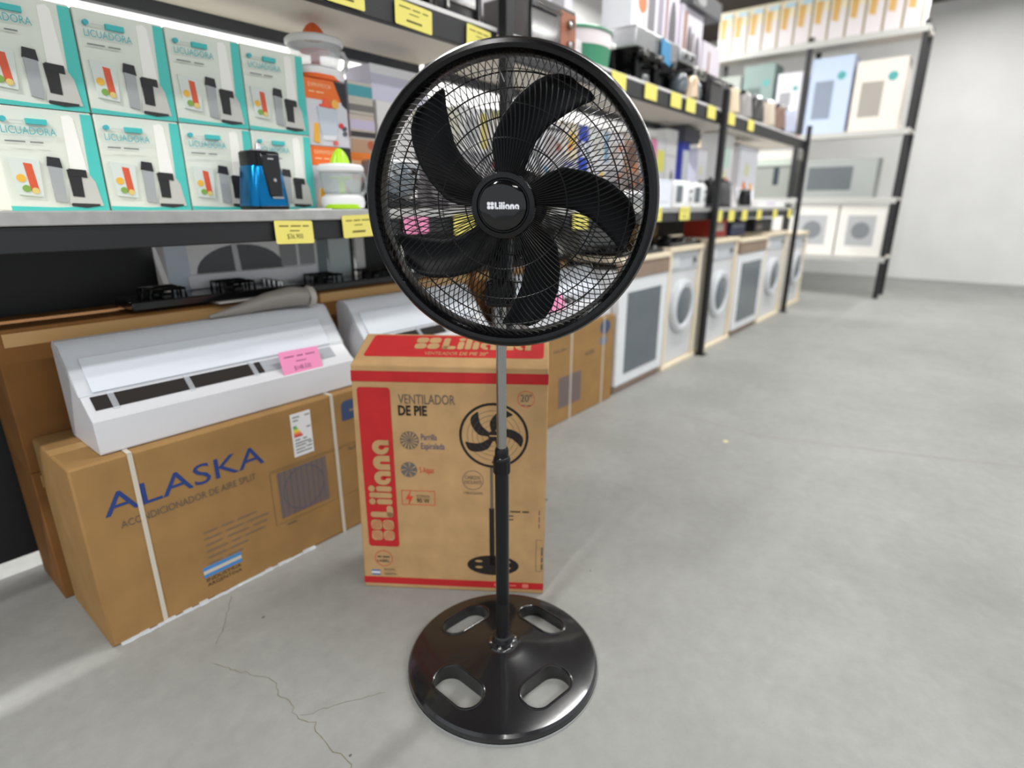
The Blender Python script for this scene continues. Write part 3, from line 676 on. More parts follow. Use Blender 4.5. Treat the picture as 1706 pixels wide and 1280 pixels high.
# ------------------------------------------------------------------ white goods along the floor
def crate(o, w, d, h, full=True):
    for x in (0, w-.045):
        MB().box(x, x+.045, -.012, .03, .03, h).build('crate_post', M_cream, o, .003)
    MB().box(-.005, w+.005, -.02, d, h, h+.035).build('crate_top', M_cream, o, .004)
    MB().box(-.005, w+.005, -.02, d, 0, .032).build('pallet', M_cream, o, .004)
def stove(label, s, w=.70, h=.87, t=1.70):
    o = thing('white_stove', label, 'stove', W(s, t, 0), RA, 'white stoves on the floor under the rack')
    d = .56
    MB().box(.02, w-.02, .02, d, .0, .05).build('pallet', M_taupe, o, .004)
    MB().box(0, w, .025, d, .05, h-.06).build('body', M_white, o, .008)
    dr = MB().box(.0, w, -.004, .025, .06, h-.115).build('oven_door', M_white, o, .006)
    MB().box(.105, w-.105, -.010, -.004, .13, h-.20).build('door_glass', M_glassd, dr, .004)
    MB().box(.0, w, -.012, .03, h-.115, h-.012).build('packing_band', M_taupe, o, .004)
    MB().box(-.008, w+.008, -.02, d, h-.012, h+.02).build('packing_top', M_cream, o, .006)
    MB().box(0, w, -.009, -.0045, .06, h-.12).build('film_wrap', mat('door_film', (230, 234, 238), .18, alpha=.14), o)
    return o
def washer(label, s, w=.60, h=.88, t=1.715, crated=False):
    o = thing('front_load_washer', label, 'washing machine', W(s, t, 0), RA, 'front loading washing machines on the floor under the rack')
    d = .55; m = mat('wrapped_white_metal', (206, 208, 210), .3)
    MB().box(.0, w, .012, d, .033, h-.001).build('body', m, o, .012, 3)
    MB().box(.03, w-.03, .004, .012, h-.14, h-.02).build('control_panel', paint((186, 190, 194)), o, .003)
    MB().box(.05, .20, -.001, .004, h-.12, h-.04).build('soap_drawer', m, o, .003)
    MB().lathe([(.0, 0), (.022, 0), (.02, -.02), (0, -.021)], 18, 'y', c=(w-.14, .004, h-.08), cap=False).build('program_dial', M_chrome, o)
    dr = MB().lathe([(.135, .012), (.205, .012), (.205, -.018), (.185, -.032), (.150, -.028), (.135, -.008)], 40, 'y', c=(w/2, 0, .46), closed=True).build('door_ring', paint((196, 199, 203), .3), o)
    MB().lathe([(.149, -.010), (.13, -.02), (.08, -.030), (0, -.034)], 32, 'y', c=(w/2, 0, .46), cap=False).build('door_glass', M_glassd, dr)
    crate(o, w, d, h)
    return o
stove('white stove with dark oven glass nearest the strapped carton', 3.17, .70)
washer('washing machine between the first stove and the second rack post', 3.90, .62)
washer('cream crated washing machine right of the second rack post', 4.66, .70, .90)
stove('second white stove, between two crated washing machines', 5.40, .80, .89)
washer('cream crated washing machine just before the far rack post', 6.24, .80, .90)
washer('washing machine on the floor beyond the far rack post', 7.45, .70, .86, 1.75)
# things under the middle shelf above the white goods
def plain_box(name, label, s, t, z, w, d, h, m, cat='box', group=None, prints=(), bevel=.003, rz=None):
    """carton with printed panels given in fractions of its front: ('r',x0,z0,x1,z1,col) ('c',x,z,r,col) ('e',x,z,rx,rz,col) ('p',pts,col) ('t',text,x,z,h,width,col)"""
    o = thing(name, label, cat, W(s, t, z), RA if rz is None else rz, group)
    MB().box(0, w, 0, d, 0, h).build('body', m, o, bevel)
    lay = 1
    for p in prints:
        k = p[0]; y = -.0006*lay; lay += 1
        col = p[-1]; mm = col if not isinstance(col, tuple) else paint(col)
        if k == 'r': decal(o, 'printed_panel', [[(p[1]*w, p[2]*h), (p[3]*w, p[2]*h), (p[3]*w, p[4]*h), (p[1]*w, p[4]*h)]], mm, y)
        elif k == 'c': decal(o, 'printed_picture', [circ(p[1]*w, p[2]*h, p[3]*w)], mm, y)
        elif k == 'e': decal(o, 'printed_picture', [circ(p[1]*w, p[2]*h, p[3]*w, p[4]*h)], mm, y)
        elif k == 'p': decal(o, 'printed_picture', [[(a*w, b*h) for a, b in p[1]]], mm, y)
        elif k == 't': text(o, p[1], p[2]*w, p[3]*h, p[4]*h, mm, y=y, width=p[5]*w, name='printed_text')
        elif k == 'side':   # left end panel
            MB().box(-.001, 0, .01, d-.01, p[1]*h, p[2]*h).build('side_panel', mm, o)
    return o
plain_box('red_carton', 'small red carton under the middle shelf right of the second post', 5.05, 1.85, .936, .38, .25, .16, paint((176, 52, 38)), prints=(('r', .2, .3, .8, .7, (200, 190, 180)),))
plain_box('navy_carton', 'low navy carton on the stove crate beside the red carton', 5.55, 1.85, .925, .42, .25, .13, paint((44, 52, 86)), prints=(('r', .1, .6, .9, .8, (120, 126, 150)),))
cooktop('black gas cooktop on the first white stove', 3.22, 1.72, .891, .60)
cooktop('black gas cooktop on the washer left of the second post', 3.92, 1.72, .916, .58)
plain_box('grey_carton', 'grey carton standing behind the cooktop on the first stove', 3.25, 2.05, .891, .5, .2, .17, paint((150, 152, 150)))
plain_box('tan_carton', 'tan carton on the washer behind the second cooktop', 3.95, 2.05, .916, .45, .2, .14, M_kraft2)
plain_box('black_carton', 'long dark carton on the far crated washer', 6.28, 1.85, .936, .6, .25, .13, paint((40, 40, 46)), prints=(('r', .1, .2, .4, .6, (130, 120, 116)),))

# ------------------------------------------------------------------ middle shelf, first bay
TEAL = (72, 190, 182); PALE = (214, 219, 208); SILV = (190, 190, 184)
def blender_box(label, s, z, w=.208, h=.243, t=1.875):
    o = plain_box('blender_box', label, s, t, z, w, .16, h, paint(PALE), group='teal and white blender boxes on the middle shelf', prints=(
        ('p', [(.84, .0), (1, 0), (1, .98), (.88, .98)], TEAL), ('p', [(0, 0), (1, 0), (1, .05), (.45, .035), (0, .05)], TEAL),
        ('p', [(.66, .36), (.84, .34), (.80, .93), (.76, .96), (.68, .94)], (236, 236, 230)),
        ('p', [(.58, .07), (.94, .05), (.90, .30), (.82, .42), (.64, .42)], SILV), ('p', [(.60, .08), (.60, .05), (.75, .03), (.90, .05), (.90, .07)], (40, 40, 42)),
        ('p', [(.63, .15), (.75, .14), (.76, .40), (.62, .42)], (28, 28, 30)), ('p', [(.64, .36), (.82, .34), (.82, .42), (.64, .43)], (28, 28, 30)),
        ('p', [(.44, .10), (.56, .08), (.57, .44), (.44, .45)], (158, 162, 164)), ('p', [(.43, .45), (.58, .43), (.57, .53), (.45, .54)], (30, 30, 34)),
        ('p', [(.10, .16), (.33, .14), (.36, .50), (.07, .52)], (206, 214, 208)), ('p', [(.22, .20), (.30, .19), (.28, .46), (.20, .47)], (206, 84, 50)),
        ('c', .15, .32, .045, (226, 176, 60)), ('c', .18, .22, .04, (120, 160, 70)), ('c', .26, .20, .035, (214, 190, 110)),
        ('t', 'LICUADORA', .07, .74, .07, .52, (58, 168, 176)), ('t', '~2', .08, .66, .035, .36, (120, 126, 122)),
        ('r', .32, .84, .52, .89, (60, 180, 180)), ('c', .11, .87, .03, (60, 170, 180)), ('t', '~1', .16, .855, .03, .13, (190, 196, 192))))
    return o
for r in (0, 1):
    for c, nm in ((0, 'behind the blue blender'), (1, 'second column from the blue blender'), (2, 'third column from the blue blender'), (3, 'fourth column from the blue blender')):
        blender_box(('upper' if r else 'lower')+' teal and white blender box, '+nm, .997-.213*c, ZM+.0005+.2445*r)
# blue personal blender
def loft(mb, rings):
    k = len(rings[0]); vs = [q for r in rings for q in r]
    fs = [(i*k+j, i*k+(j+1) % k, (i+1)*k+(j+1) % k, (i+1)*k+j) for i in range(len(rings)-1) for j in range(k)]
    fs += [tuple(range(k))[::-1], tuple(range((len(rings)-1)*k, len(rings)*k))]
    return mb.add(vs, fs)
def rr3(hw, hd, z, r, cx=0, cy=0): return [(x+cx, y+cy, z) for x, y in rrect(-hw, hw, -hd, hd, r, 6)]
o = thing('personal_blender', 'metallic blue blender base with black control panel on the middle shelf', 'blender', W(.965, 1.785, ZM))
M_blue = mat('metallic_blue', (8, 104, 158), .22, .85)
loft(MB(), [rr3(.070, .056, .0, .03), rr3(.074, .060, .004, .03), rr3(.074, .060, .012, .03)]).build('foot', M_black, o)
loft(MB(), [rr3(.075, .061, .0125, .032), rr3(.074, .060, .025, .032), rr3(.062, .052, .125, .03), rr3(.060, .050, .130, .03)]).build('body', M_blue, o)
loft(MB(), [rr3(.060, .051, .1305, .03), rr3(.060, .051, .168, .03), rr3(.056, .047, .172, .03)]).build('collar', M_black, o)
MB().hexa([(-.010, -.064, .04), (.040, -.064, .04), (.040, -.05, .04), (-.010, -.05, .04), (-.026, -.054, .165), (.046, -.054, .165), (.046, -.04, .165), (-.026, -.04, .165)]).build('control_panel', M_badge, o, .004)
MB().hexa([(-.004, -.066, .034), (.040, -.066, .034), (.040, -.05, .034), (-.004, -.05, .034), (-.004, -.065, .040), (.040, -.065, .040), (.040, -.05, .040), (-.004, -.05, .040)]).build('panel_trim', M_chrome, o)
MB().lathe([(.007, -.0615), (.005, -.066), (0, -.066)], 14, 'y', c=(.014, 0, .088), cap=False).build('power_button', M_steel, o)
text(o, '~1', -.002, .148, .008, paint((190, 194, 198)), y=-.0572, width=.022, name='printed_text')
o.scale = (.86, .9, 1)
MB().lathe([(.03, .172), (.03, .178), (.012, .180), (.008, .195), (0, .196)], 20, cap=False).build('coupling', M_steel, o)
plain_box('instruction_leaflet', 'white folded leaflet lying on the shelf beside the blue blender', 1.075, 1.735, ZM, .10, .07, .004, M_whitebox, 'leaflet')
# citrus juicers
def juicer(label, s, t, z, cone, foot, sc=1.0, rz=RA):
    o = thing('citrus_juicer', label, 'juicer', W(s, t, z), rz)
    loft(MB(), [rr3(.064, .056, 0, .05), rr3(.078, .066, .006, .055), rr3(.084, .070, .022, .06), rr3(.080, .068, .042, .06), rr3(.062, .058, .052, .055)]).build('base', M_white, o)
    loft(MB(), [rr3(.058, .05, .001, .045, -.008, -.012), rr3(.072, .060, .005, .05, -.007, -.009), rr3(.066, .062, .018, .05, -.016, -.010)]).build('accent_foot', cone, o)
    MB().lathe([(.062, .053), (.070, .058), (.083, .130), (.081, .130), (.068, .060), (.0, .056)], 32, cap=False).build('jug', M_clear, o)
    MB().lathe([(.083, .124), (.088, .130), (.088, .142), (.080, .150), (.040, .154), (.0, .154)], 32, cap=False).build('lid', M_white, o)
    MB().lathe([(.014, .056), (.014, .10), (.045, .104), (.045, .11), (0, .11)], 20, cap=False).build('spindle', foot, o)
    ribs = MB(); K = 24; prof2 = [(.038, .150), (.037, .158), (.030, .176), (.020, .192), (.009, .202), (.0, .204)]; vs = []
    for i in range(K):
        a = 2*PI*i/K; q = 1.0 if i % 2 else .88
        for r, z_ in prof2: vs.append((r*q*math.cos(a), r*q*math.sin(a), z_))
    k = len(prof2); ribs.add(vs, [(i*k+j, ((i+1) % K)*k+j, ((i+1) % K)*k+j+1, i*k+j+1) for i in range(K) for j in range(k-1)]); ribs.build('reamer', cone, o)
    MB().tube([(.078, 0, .125), (.105, 0, .122), (.118, 0, .10), (.112, 0, .068), (.092, 0, .050), (.070, 0, .056)], .009, 10).build('handle', M_clear if sc == 1 else mat('milky_plastic', (236, 238, 240), .3, alpha=.75), o)
    o.scale = (sc, sc, min(sc, .93)); return o
M_lime = mat('lime_plastic', (176, 226, 30), .35); M_orange = mat('orange_plastic', (244, 110, 44), .35)
juicer('white citrus juicer with lime green cone on the middle shelf', 1.268, 1.80, ZM, M_lime, M_lime, 1.0).scale = (.9, .9, 1)
juicer('white citrus juicer with orange cone on top of the juicer boxes', 1.312, 1.955, ZM+.4305, M_orange, mat('red_plastic', (222, 40, 40), .4), 1.12)
OR = (236, 112, 34)
def juicer_box(label, z):
    plain_box('juicer_box', label, 1.212, 1.885, z, .166, .15, .214, paint((214, 214, 222)), group='orange and white juicer boxes', prints=(
        ('p', [(0, .70), (.88, .70), (.70, 1), (0, 1)], OR), ('p', [(.88, .66), (1, .60), (1, 1), (.70, 1)], (30, 28, 30)), ('t', 'EXPRIMIDOR', .08, .88, .06, .55, (252, 206, 160)), ('t', '~2', .08, .80, .04, .35, (252, 206, 160)),
        ('p', [(.28, .24), (.34, .16), (.62, .16), (.70, .24), (.74, .58), (.24, .60)], (196, 206, 216)), ('p', [(.30, .16), (.34, .10), (.62, .10), (.68, .18)], (232, 232, 238)),
        ('e', .50, .62, .20, .03, (240, 84, 60)), ('e', .48, .66, .09, .07, (240, 96, 50)), ('c', .68, .66, .09, (244, 180, 80)), ('p', [(.10, .06), (.22, .04), (.24, .34), (.14, .34)], (236, 176, 60)), ('c', .80, .34, .05, (214, 50, 60)), ('c', .88, .30, .045, (70, 70, 84)), ('c', .88, .22, .045, (90, 90, 100)), ('c', .62, .06, .05, (214, 110, 100))))
juicer_box('lower orange and white juicer box behind the lime juicer', ZM+.0005); juicer_box('upper orange and white juicer box under the orange coned juicer', ZM+.2155)
PB = plain_box
GM = 'boxed appliances on the middle shelf'
PB('coffee_maker_box', 'dark box with teal strip beside the juicer boxes, top of stack', 1.385, 1.95, 1.535, .165, .15, .112, paint((196, 190, 178)), group=GM, prints=(('r', .3, .55, .98, .9, (74, 158, 168)), ('r', 0, 0, .3, 1, (96, 92, 104)), ('r', .3, .1, 1, .3, (120, 116, 112)), ('e', .15, .5, .1, .3, (40, 38, 44))))
PB('sandwich_maker_box', 'mid box with lilac strip below the teal striped box', 1.385, 1.95, 1.396, .165, .15, .1385, paint((204, 190, 176)), group=GM, prints=(('r', .3, .62, 1, .86, (206, 196, 222)), ('r', .3, .42, 1, .56, (58, 54, 56)), ('r', .3, 0, 1, .36, (200, 160, 128)), ('r', 0, .4, .28, 1, (120, 96, 104)), ('c', .85, .22, .1, (200, 96, 60))))
PB('orange_box', 'orange box with grey lower half behind the lime juicer', 1.385, 1.93, ZM, .16, .18, .2085, paint((206, 206, 208)), group=GM, prints=(('r', 0, .52, .78, 1, (244, 132, 40)), ('r', .78, .6, 1, 1, (230, 190, 160)), ('r', .1, .8, .6, .86, (250, 200, 150)), ('p', [(.55, .0), (1, 0), (1, .55), (.6, .6)], (74, 72, 76))))
PB('white_round_logo_box', 'tall white box with faint round mark left of the fan rim', 1.565, 1.95, ZM, .19, .16, .41, M_whitebox, group=GM, prints=(('e', .35, .84, .14, .05, (120, 120, 130)), ('e', .37, .845, .12, .043, (228, 226, 226)), ('r', 0, .2, 1, .42, (200, 196, 200)), ('c', .5, .3, .22, (70, 70, 76))))
PB('lilac_carton', 'pale lilac flat carton lying on the tall white box', 1.56, 1.97, ZM+.4105, .30, .16, .13, paint((214, 212, 232)), group=GM, prints=(('r', 0, .75, 1, 1, (246, 246, 250)),))
# seen through the fan: bay one right end, bay two
def toaster(label, s, t, z, w=.27, d=.16, h=.17, body=None):
    o = thing('toaster', label, 'toaster', W(s, t, z), RA)
    loft(MB(), [rr3(w/2-.01, d/2-.01, .0, .03, w/2, d/2), rr3(w/2, d/2, .012, .035, w/2, d/2), rr3(w/2, d/2, h-.03, .035, w/2, d/2), rr3(w/2-.02, d/2-.018, h, .03, w/2, d/2)]).build('body', body or M_white, o)
    for y in (.055, .095): MB().box(.05, w-.05, y, y+.022, h-.001, h+.001).build('bread_slot', M_ink, o)
    MB().box(.01, .10, -.004, .004, .035, h-.035).build('dark_window', M_glassd if body is None else M_black, o, .004)
    MB().lathe([(.016, .004), (.014, -.012), (0, -.013)], 14, 'y', c=(w-.06, 0, .06), cap=False).build('dial', M_steel, o)
    MB().box(w-.075, w-.045, -.016, .0, .11, .122).build('lever', M_black, o, .003)
    return o
def kettle(label, s, t, z, m, m2, sc=1):
    o = thing('electric_kettle', label, 'kettle', W(s, t, z), RA+2.6)
    MB().lathe([(.078, 0), (.08, .004), (.08, .018), (.072, .022), (0, .022)], 28, cap=False).build('power_base', m2, o)
    MB().lathe([(.074, .023), (.078, .03), (.068, .12), (.056, .185), (.052, .19), (0, .19)], 32, cap=False).build('body', m, o)
    MB().lathe([(.053, .19), (.045, .203), (.014, .208), (.012, .222), (0, .224)], 24, cap=False).build('lid', m2, o)
    MB().tube([(.055, 0, .18), (.10, 0, .19), (.125, 0, .165), (.122, 0, .09), (.105, 0, .05), (.075, 0, .045)], .011, 8).build('handle', m2, o)
    MB().hexa([(-.060, -.02, .13), (-.050, -.02, .18), (-.050, .02, .18), (-.060, .02, .13), (-.075, -.008, .165), (-.088, -.010, .188), (-.088, .010, .188), (-.075, .008, .165)]).build('spout', m, o)
    o.scale = (sc, sc, sc); return o
def coffee_maker(label, s, t, z, body, acc, w=.22, h=.31, d=.2):
    o = thing('coffee_maker', label, 'coffee maker', W(s, t, z), RA)
    MB().box(0, w, 0, d, 0, .04).build('base', body, o, .01, 3)
    MB().box(0, w, d*.6, d, .04, h-.08).build('tower', body, o, .008)
    MB().box(0, w, 0, d, h-.08, h).build('brew_head', acc, o, .012, 3)
    MB().lathe([(.045, .041), (.062, .06), (.066, .11), (.05, .16), (.042, .17), (0, .17)], 24, c=(w/2, d*.28, 0), cap=False).build('carafe', M_glassd, o)
    MB().tube([(w/2+.03, d*.1, .15), (w/2+.04, -.02, .14), (w/2+.04, -.025, .08), (w/2+.03, d*.06, .07)], .008, 8).build('carafe_handle', M_black, o)
    for k in range(2): MB().lathe([(.018, .002), (.016, -.012), (0, -.013)], 16, 'y', c=(w*.3+k*w*.4, 0, h-.04), cap=False).build('knob', M_chrome, o)
    return o
coffee_maker('dark coffee maker on the middle shelf seen at the left of the fan', 1.42, 1.74, ZM, M_black, M_steel, .17, .18, .15)
# bay two, front row small appliances and boxed goods behind
fruit = (238, 196, 88)
def gen(s, z, w, h, base, prints, label, name='appliance_box', t=2.0, d=.17): return PB(name, label, s, t, z, w, d, h, paint(base), group=GM, prints=prints)
gen(1.86, ZM, .14, .30, (56, 54, 60), (('r', .1, .55, .9, .9, (150, 150, 148)), ('e', .5, .3, .3, .2, (110, 108, 112))), 'dark box with grey picture left of the first rack post')
gen(1.86, ZM+.3005, .14, .16, (226, 220, 176), (('r', .0, .0, 1, .4, (200, 190, 120)), ('c', .5, .6, .2, (236, 236, 230))), 'cream yellow box on the dark box left of the first rack post')
gen(2.09, ZM, .20, .26, (190, 188, 192), (('e', .5, .4, .3, .3, (120, 118, 124)), ('r', .0, .82, 1, 1, (150, 150, 156))), 'grey box just right of the first rack post')
gen(2.09, ZM+.2605, .20, .20, (232, 232, 234), (('e', .4, .5, .25, .3, (176, 178, 180)), ('r', .7, .1, .95, .9, (214, 196, 110))), 'white box with yellow edge right of the first rack post, upper')
gen(2.30, ZM, .18, .24, (214, 214, 216), (('e', .5, .42, .3, .32, (96, 96, 102)), ('r', .05, .82, .6, .94, (150, 40, 40))), 'white box with dark round picture behind the fan hub')
gen(2.30, ZM+.2405, .18, .23, (228, 226, 220), (('e', .5, .42, .26, .32, (160, 158, 150)), ('r', .05, .8, .95, .95, (180, 170, 120))), 'pale box with olive band above the fan hub')
gen(2.50, ZM, .20, .22, (206, 206, 210), (('p', [(.2, .1), (.7, .1), (.65, .8), (.3, .8)], (64, 64, 70)), ('c', .8, .7, .1, (60, 150, 190))), 'grey box with dark blender picture right of the fan hub')
gen(2.50, ZM+.2205, .20, .26, (224, 226, 230), (('e', .5, .4, .3, .28, (190, 190, 194)), ('c', .3, .75, .14, (70, 150, 200))), 'white box with blue dot behind the upper right blade')
gen(2.72, ZM, .22, .25, (220, 220, 224), (('e', .5, .45, .32, .35, (186, 188, 192)), ('c', .25, .86, .08, (70, 150, 196)), ('r', .6, .04, .95, .12, (120, 120, 126))), 'white box with silver pot picture behind the right blade')
gen(2.72, ZM+.2505, .22, .21, (226, 224, 228), (('r', 0, .78, 1, .88, (60, 58, 62)), ('e', .5, .4, .34, .28, (186, 176, 176)), ('c', .82, .4, .12, (160, 90, 70))), 'white box with black line and reddish detail behind the fan')
gen(2.95, ZM, .16, .28, (216, 216, 222), (('e', .5, .4, .32, .3, (150, 150, 158)), ('r', .1, .85, .7, .93, (120, 120, 190))), 'pale box with grey oval below the blue edged boxes')
gen(2.95, ZM+.2805, .16, .20, (236, 222, 190), (('c', .5, .5, .3, fruit), ('r', .0, .0, .3, 1, (232, 226, 220)), ('c', .4, .3, .14, (220, 130, 50))), 'cream box with yellow fruit picture seen through the fan')
gen(3.12, ZM, .10, .48, (40, 76, 196), (('r', .1, .62, .9, .8, (236, 236, 240)), ('r', .1, .1, .9, .4, (150, 170, 220))), 'tall narrow blue box seen through the fan')
gen(3.23, ZM, .24, .26, (222, 222, 224), (('e', .5, .45, .3, .34, (196, 198, 200)), ('c', .7, .78, .1, (236, 200, 60)), ('c', .2, .7, .1, (110, 150, 80))), 'white box with yellow and green fruit seen through the fan')
gen(3.23, ZM+.2605, .24, .22, (232, 232, 234), (('e', .5, .5, .3, .3, (214, 214, 206)), ('r', .8, .1, .96, .9, (90, 150, 190))), 'white box with blue strip seen near the right fan rim')
gen(3.48, ZM, .20, .25, (168, 166, 168), (('e', .5, .4, .34, .3, (90, 88, 92)), ('c', .75, .8, .12, (200, 110, 60))), 'grey box with dark oval near the right fan rim')
gen(3.48, ZM+.2505, .20, .22, (224, 222, 224), (('e', .4, .4, .22, .3, (190, 176, 168)), ('c', .75, .6, .12, (226, 130, 80))), 'white box with orange dot near the right fan rim, upper')
gen(3.69, ZM, .20, .21, (150, 140, 134), (('e', .5, .45, .34, .36, (80, 74, 72)), ('c', .8, .8, .1, (226, 120, 50))), 'brown grey box low behind the white toasters')
gen(3.69, ZM+.2105, .22, .28, (176, 142, 120), (('e', .5, .5, .34, .3, (110, 80, 66)), ('r', 0, .84, 1, 1, (214, 202, 190)), ('c', .7, .2, .12, (220, 120, 40))), 'brown picture box just right of the fan rim')
gen(3.92, ZM, .24, .24, (120, 116, 112), (('e', .5, .35, .34, .3, (60, 56, 56)), ('c', .2, .8, .1, (230, 130, 60)), ('c', .75, .8, .1, (230, 120, 60))), 'dark box with orange fruit behind the white toaster')
gen(3.92, ZM+.2405, .24, .25, (206, 200, 196), (('r', .62, .3, .98, .95, (236, 196, 150)), ('e', .4, .3, .25, .22, (120, 116, 114))), 'pale box with peach picture under the pink square')
price_card('pink square card on the boxes right of the fan rim', 4.02, 1.985, ZM+.47, .13, .14, M_pink, None, '', group='pink price cards')
gen(4.17, ZM, .17, .50, (228, 228, 230), (('r', .15, .52, .85, .82, (240, 236, 110)), ('r', .1, .3, .95, .34, (70, 66, 70)), ('e', .5, .16, .32, .12, (150, 148, 160))), 'white box with large yellow square left of the second post')
gen(4.35, ZM, .19, .57, (240, 240, 240), (('e', .6, .40, .10, .09, (70, 70, 72)), ('r', 0, .66, 1, .68, (206, 206, 208))), 'tall white box with black oval beside the second post')
gen(4.63, ZM, .16, .50, (54, 70, 180), (('r', .2, .12, .95, .88, (226, 232, 236)), ('r', .3, .12, .6, .28, (220, 180, 120))), 'blue box with white panel directly behind the second post')
PB('dark_lid_box', 'dark grey box on the blue box behind the second post', 4.63, 1.98, ZM+.5005, .30, .17, .11, paint((78, 78, 90)), group=GM)
toaster('white toaster with dark window on the middle shelf left of the second post', 3.98, 1.73, ZM, .30, .17, .185)
PB('white_panel_heater', 'pale blue white panel standing at the right rim of the fan', 3.70, 1.75, ZM, .24, .06, .185, paint((212, 218, 230)), 'heater', prints=(('r', .08, .1, .92, .9, (222, 226, 236)), ('r', .2, .18, .8, .22, (176, 180, 190))))
toaster('long white toaster close to the second rack post', 4.31, 1.73, ZM, .25, .17, .18)
toaster('steel bread toaster seen through the right of the fan', 3.25, 1.74, ZM, .30, .15, .10, M_steel)
kettle('teal kettle seen above the right fan blade', 2.66, 1.80, ZM, mat('teal_metal', (20, 120, 160), .3, .3), M_black, .95)
kettle('black kettle behind the second rack post', 4.78, 1.80, ZM, M_black, mat('dark_plastic', (52, 52, 54), .4), 1.05)
kettle('grey kettle right of the second rack post', 5.04, 1.79, ZM, mat('grey_plastic', (70, 70, 72), .4), M_black, 1.05)
kettle('small black kettle with steel lid right of the grey kettle', 5.62, 1.78, ZM, M_black, M_steel, .8)
gen(5.22, ZM, .38, .62, (240, 240, 240), (('e', .6, .35, .22, .08, (236, 140, 100)), ('r', .2, .55, .8, .8, (214, 240, 228)), ('r', .3, .40, .6, .5, (236, 236, 190)), ('r', .0, .0, .3, .3, (206, 236, 240))), 'tall white box with orange fruit right of the second post', t=1.92)
gen(5.62, ZM, .34, .60, (236, 216, 170), (('r', .3, .5, .7, .95, (206, 150, 110)), ('r', 0, 0, 1, .1, (226, 220, 206))), 'tall cream box with brown picture behind the fruit boxes', t=2.1)
gen(4.97, ZM, .22, .48, (238, 238, 242), (('c', .35, .36, .14, (240, 176, 60)), ('r', .35, .55, .5, .7, (240, 236, 160))), 'white box with yellow fruit just right of the second post')
gen(5.74, ZM, .52, .55, (236, 236, 244), (('c', .35, .34, .10, (240, 130, 60)), ('c', .75, .32, .10, (240, 176, 70)), ('r', .25, .0, .42, .2, (110, 116, 120)), ('p', [(.3, .55), (.5, .5), (.55, .7), (.35, .75)], (226, 230, 180))), 'wide white box with orange and yellow fruit pictures', t=1.9)
gen(6.34, ZM, .12, .48, (226, 222, 230), (('r', .1, .62, .9, .86, (52, 140, 116)), ('r', 0, 0, .9, .55, (214, 206, 200))), 'narrow box with green patch at the end of the middle shelf')
PB('white_tray_stack', 'low white trays at the far end of the middle shelf', 5.95, 1.75, ZM, .95, .2, .065, M_white, 'tray', prints=(('r', .3, .2, .6, .8, (214, 206, 222)),))

# ------------------------------------------------------------------ upper shelf
GU = 'boxed appliances on the upper shelf'
def air_fryer(label, s, t, z, w=.28, h=.30):
    o = thing('air_fryer', label, 'air fryer', W(s, t, z), RA)
    loft(MB(), [rr3(w/2-.03, .10, 0, .06, w/2, .12), rr3(w/2, .12, .02, .07, w/2, .12), rr3(w/2, .12, h*.6, .07, w/2, .12), rr3(w/2-.03, .10, h*.92, .07, w/2, .12), rr3(w/2-.08, .05, h, .04, w/2, .12)]).build('body', M_black, o)
    MB().box(w*.2, w*.8, -.006, .006, .05, h*.55).build('basket_front', M_gloss, o, .006)
    MB().box(w*.44, w*.56, -.06, -.006, h*.33, h*.42).build('basket_handle', M_black, o, .006)
    for x in (.18, .78): MB().box(w*x, w*x+.014, -.009, .004, .03, h*.6).build('chrome_strip', M_chrome, o, .002)
    return o
air_fryer('black air fryer with chrome strips at the top beside the first post', 1.70, 1.74, ZU, .30)
air_fryer('black air fryer at the top edge left of the fan', 1.32, 1.75, ZU, .28)
def toaster_oven(label, s, t, z, w=.40, h=.22, d=.26, front=(150, 92, 66), body=None):
    o = thing('toaster_oven', label, 'oven', W(s, t, z), RA)
    MB().box(0, w, 0, d, .012, h).build('body', body or paint((64, 60, 60), .35), o, .008)
    dr = MB().box(.02, w*.62, -.012, 0, .03, h-.03).build('door', M_gloss, o, .004)
    MB().tube([(.04, -.03, h-.05), (w*.58, -.03, h-.05)], .006, 8).build('door_handle', M_chrome, dr)
    MB().box(w*.64, w-.01, -.008, 0, .02, h-.02).build('control_panel', paint(front), o, .003)
    for k in range(2): MB().lathe([(.022, -.008), (.02, -.026), (0, -.028)], 18, 'y', c=(w*.82, 0, .06+k*.09), cap=False).build('knob', M_chrome, o)
    for x in (.04, w-.04):
        for y in (.04, d-.04): MB().lathe([(.012, 0), (.012, .013)], 10, c=(x, y, 0)).build('foot', M_black, o)
    return o
toaster_oven('dark toaster oven with copper control panel above the fan rim', 2.28, 1.76, ZU)
gen2 = lambda s, z, w, h, base, prints, label, t=2.05, d=.2: PB('appliance_box', label, s, t, z, w, d, h, paint(base), group=GU, prints=prints)
gen2(2.06, ZU, .40, .72, (220, 216, 220), (('r', .1, .5, .5, .52, (150, 146, 150)), ('r', .6, .1, .9, .4, (190, 186, 190))), 'large pale box behind the copper panelled oven')
gen2(2.50, ZU, .34, .76, (224, 214, 222), (('r', .62, .36, 1, .52, (176, 182, 160)), ('p', [(.1, .6), (.8, .75), (.8, .77), (.1, .62)], (196, 186, 194))), 'large pinkish white box left of the green cooker')
PB('small_white_box', 'small white crinkled bag left of the green cooker', 2.68, 1.78, ZU, .09, .1, .12, mat('crinkled_bag', (206, 204, 206), .35, bump=.8, bscale=30, noise=.2, nscale=20), 'bag')
o = thing('electric_cooker', 'green and white drum shaped cooker on the upper shelf', 'cooker', W(3.0, 1.99, ZU))
MB().lathe([(.185, 0), (.20, .006), (.212, .13), (.213, .135)], 40, cap=True).build('body', mat('green_enamel', (58, 134, 100), .4), o)
MB().lathe([(.2135, .1355), (.216, .20), (.216, .205)], 40).build('white_band', paint((222, 214, 216), .4), o)
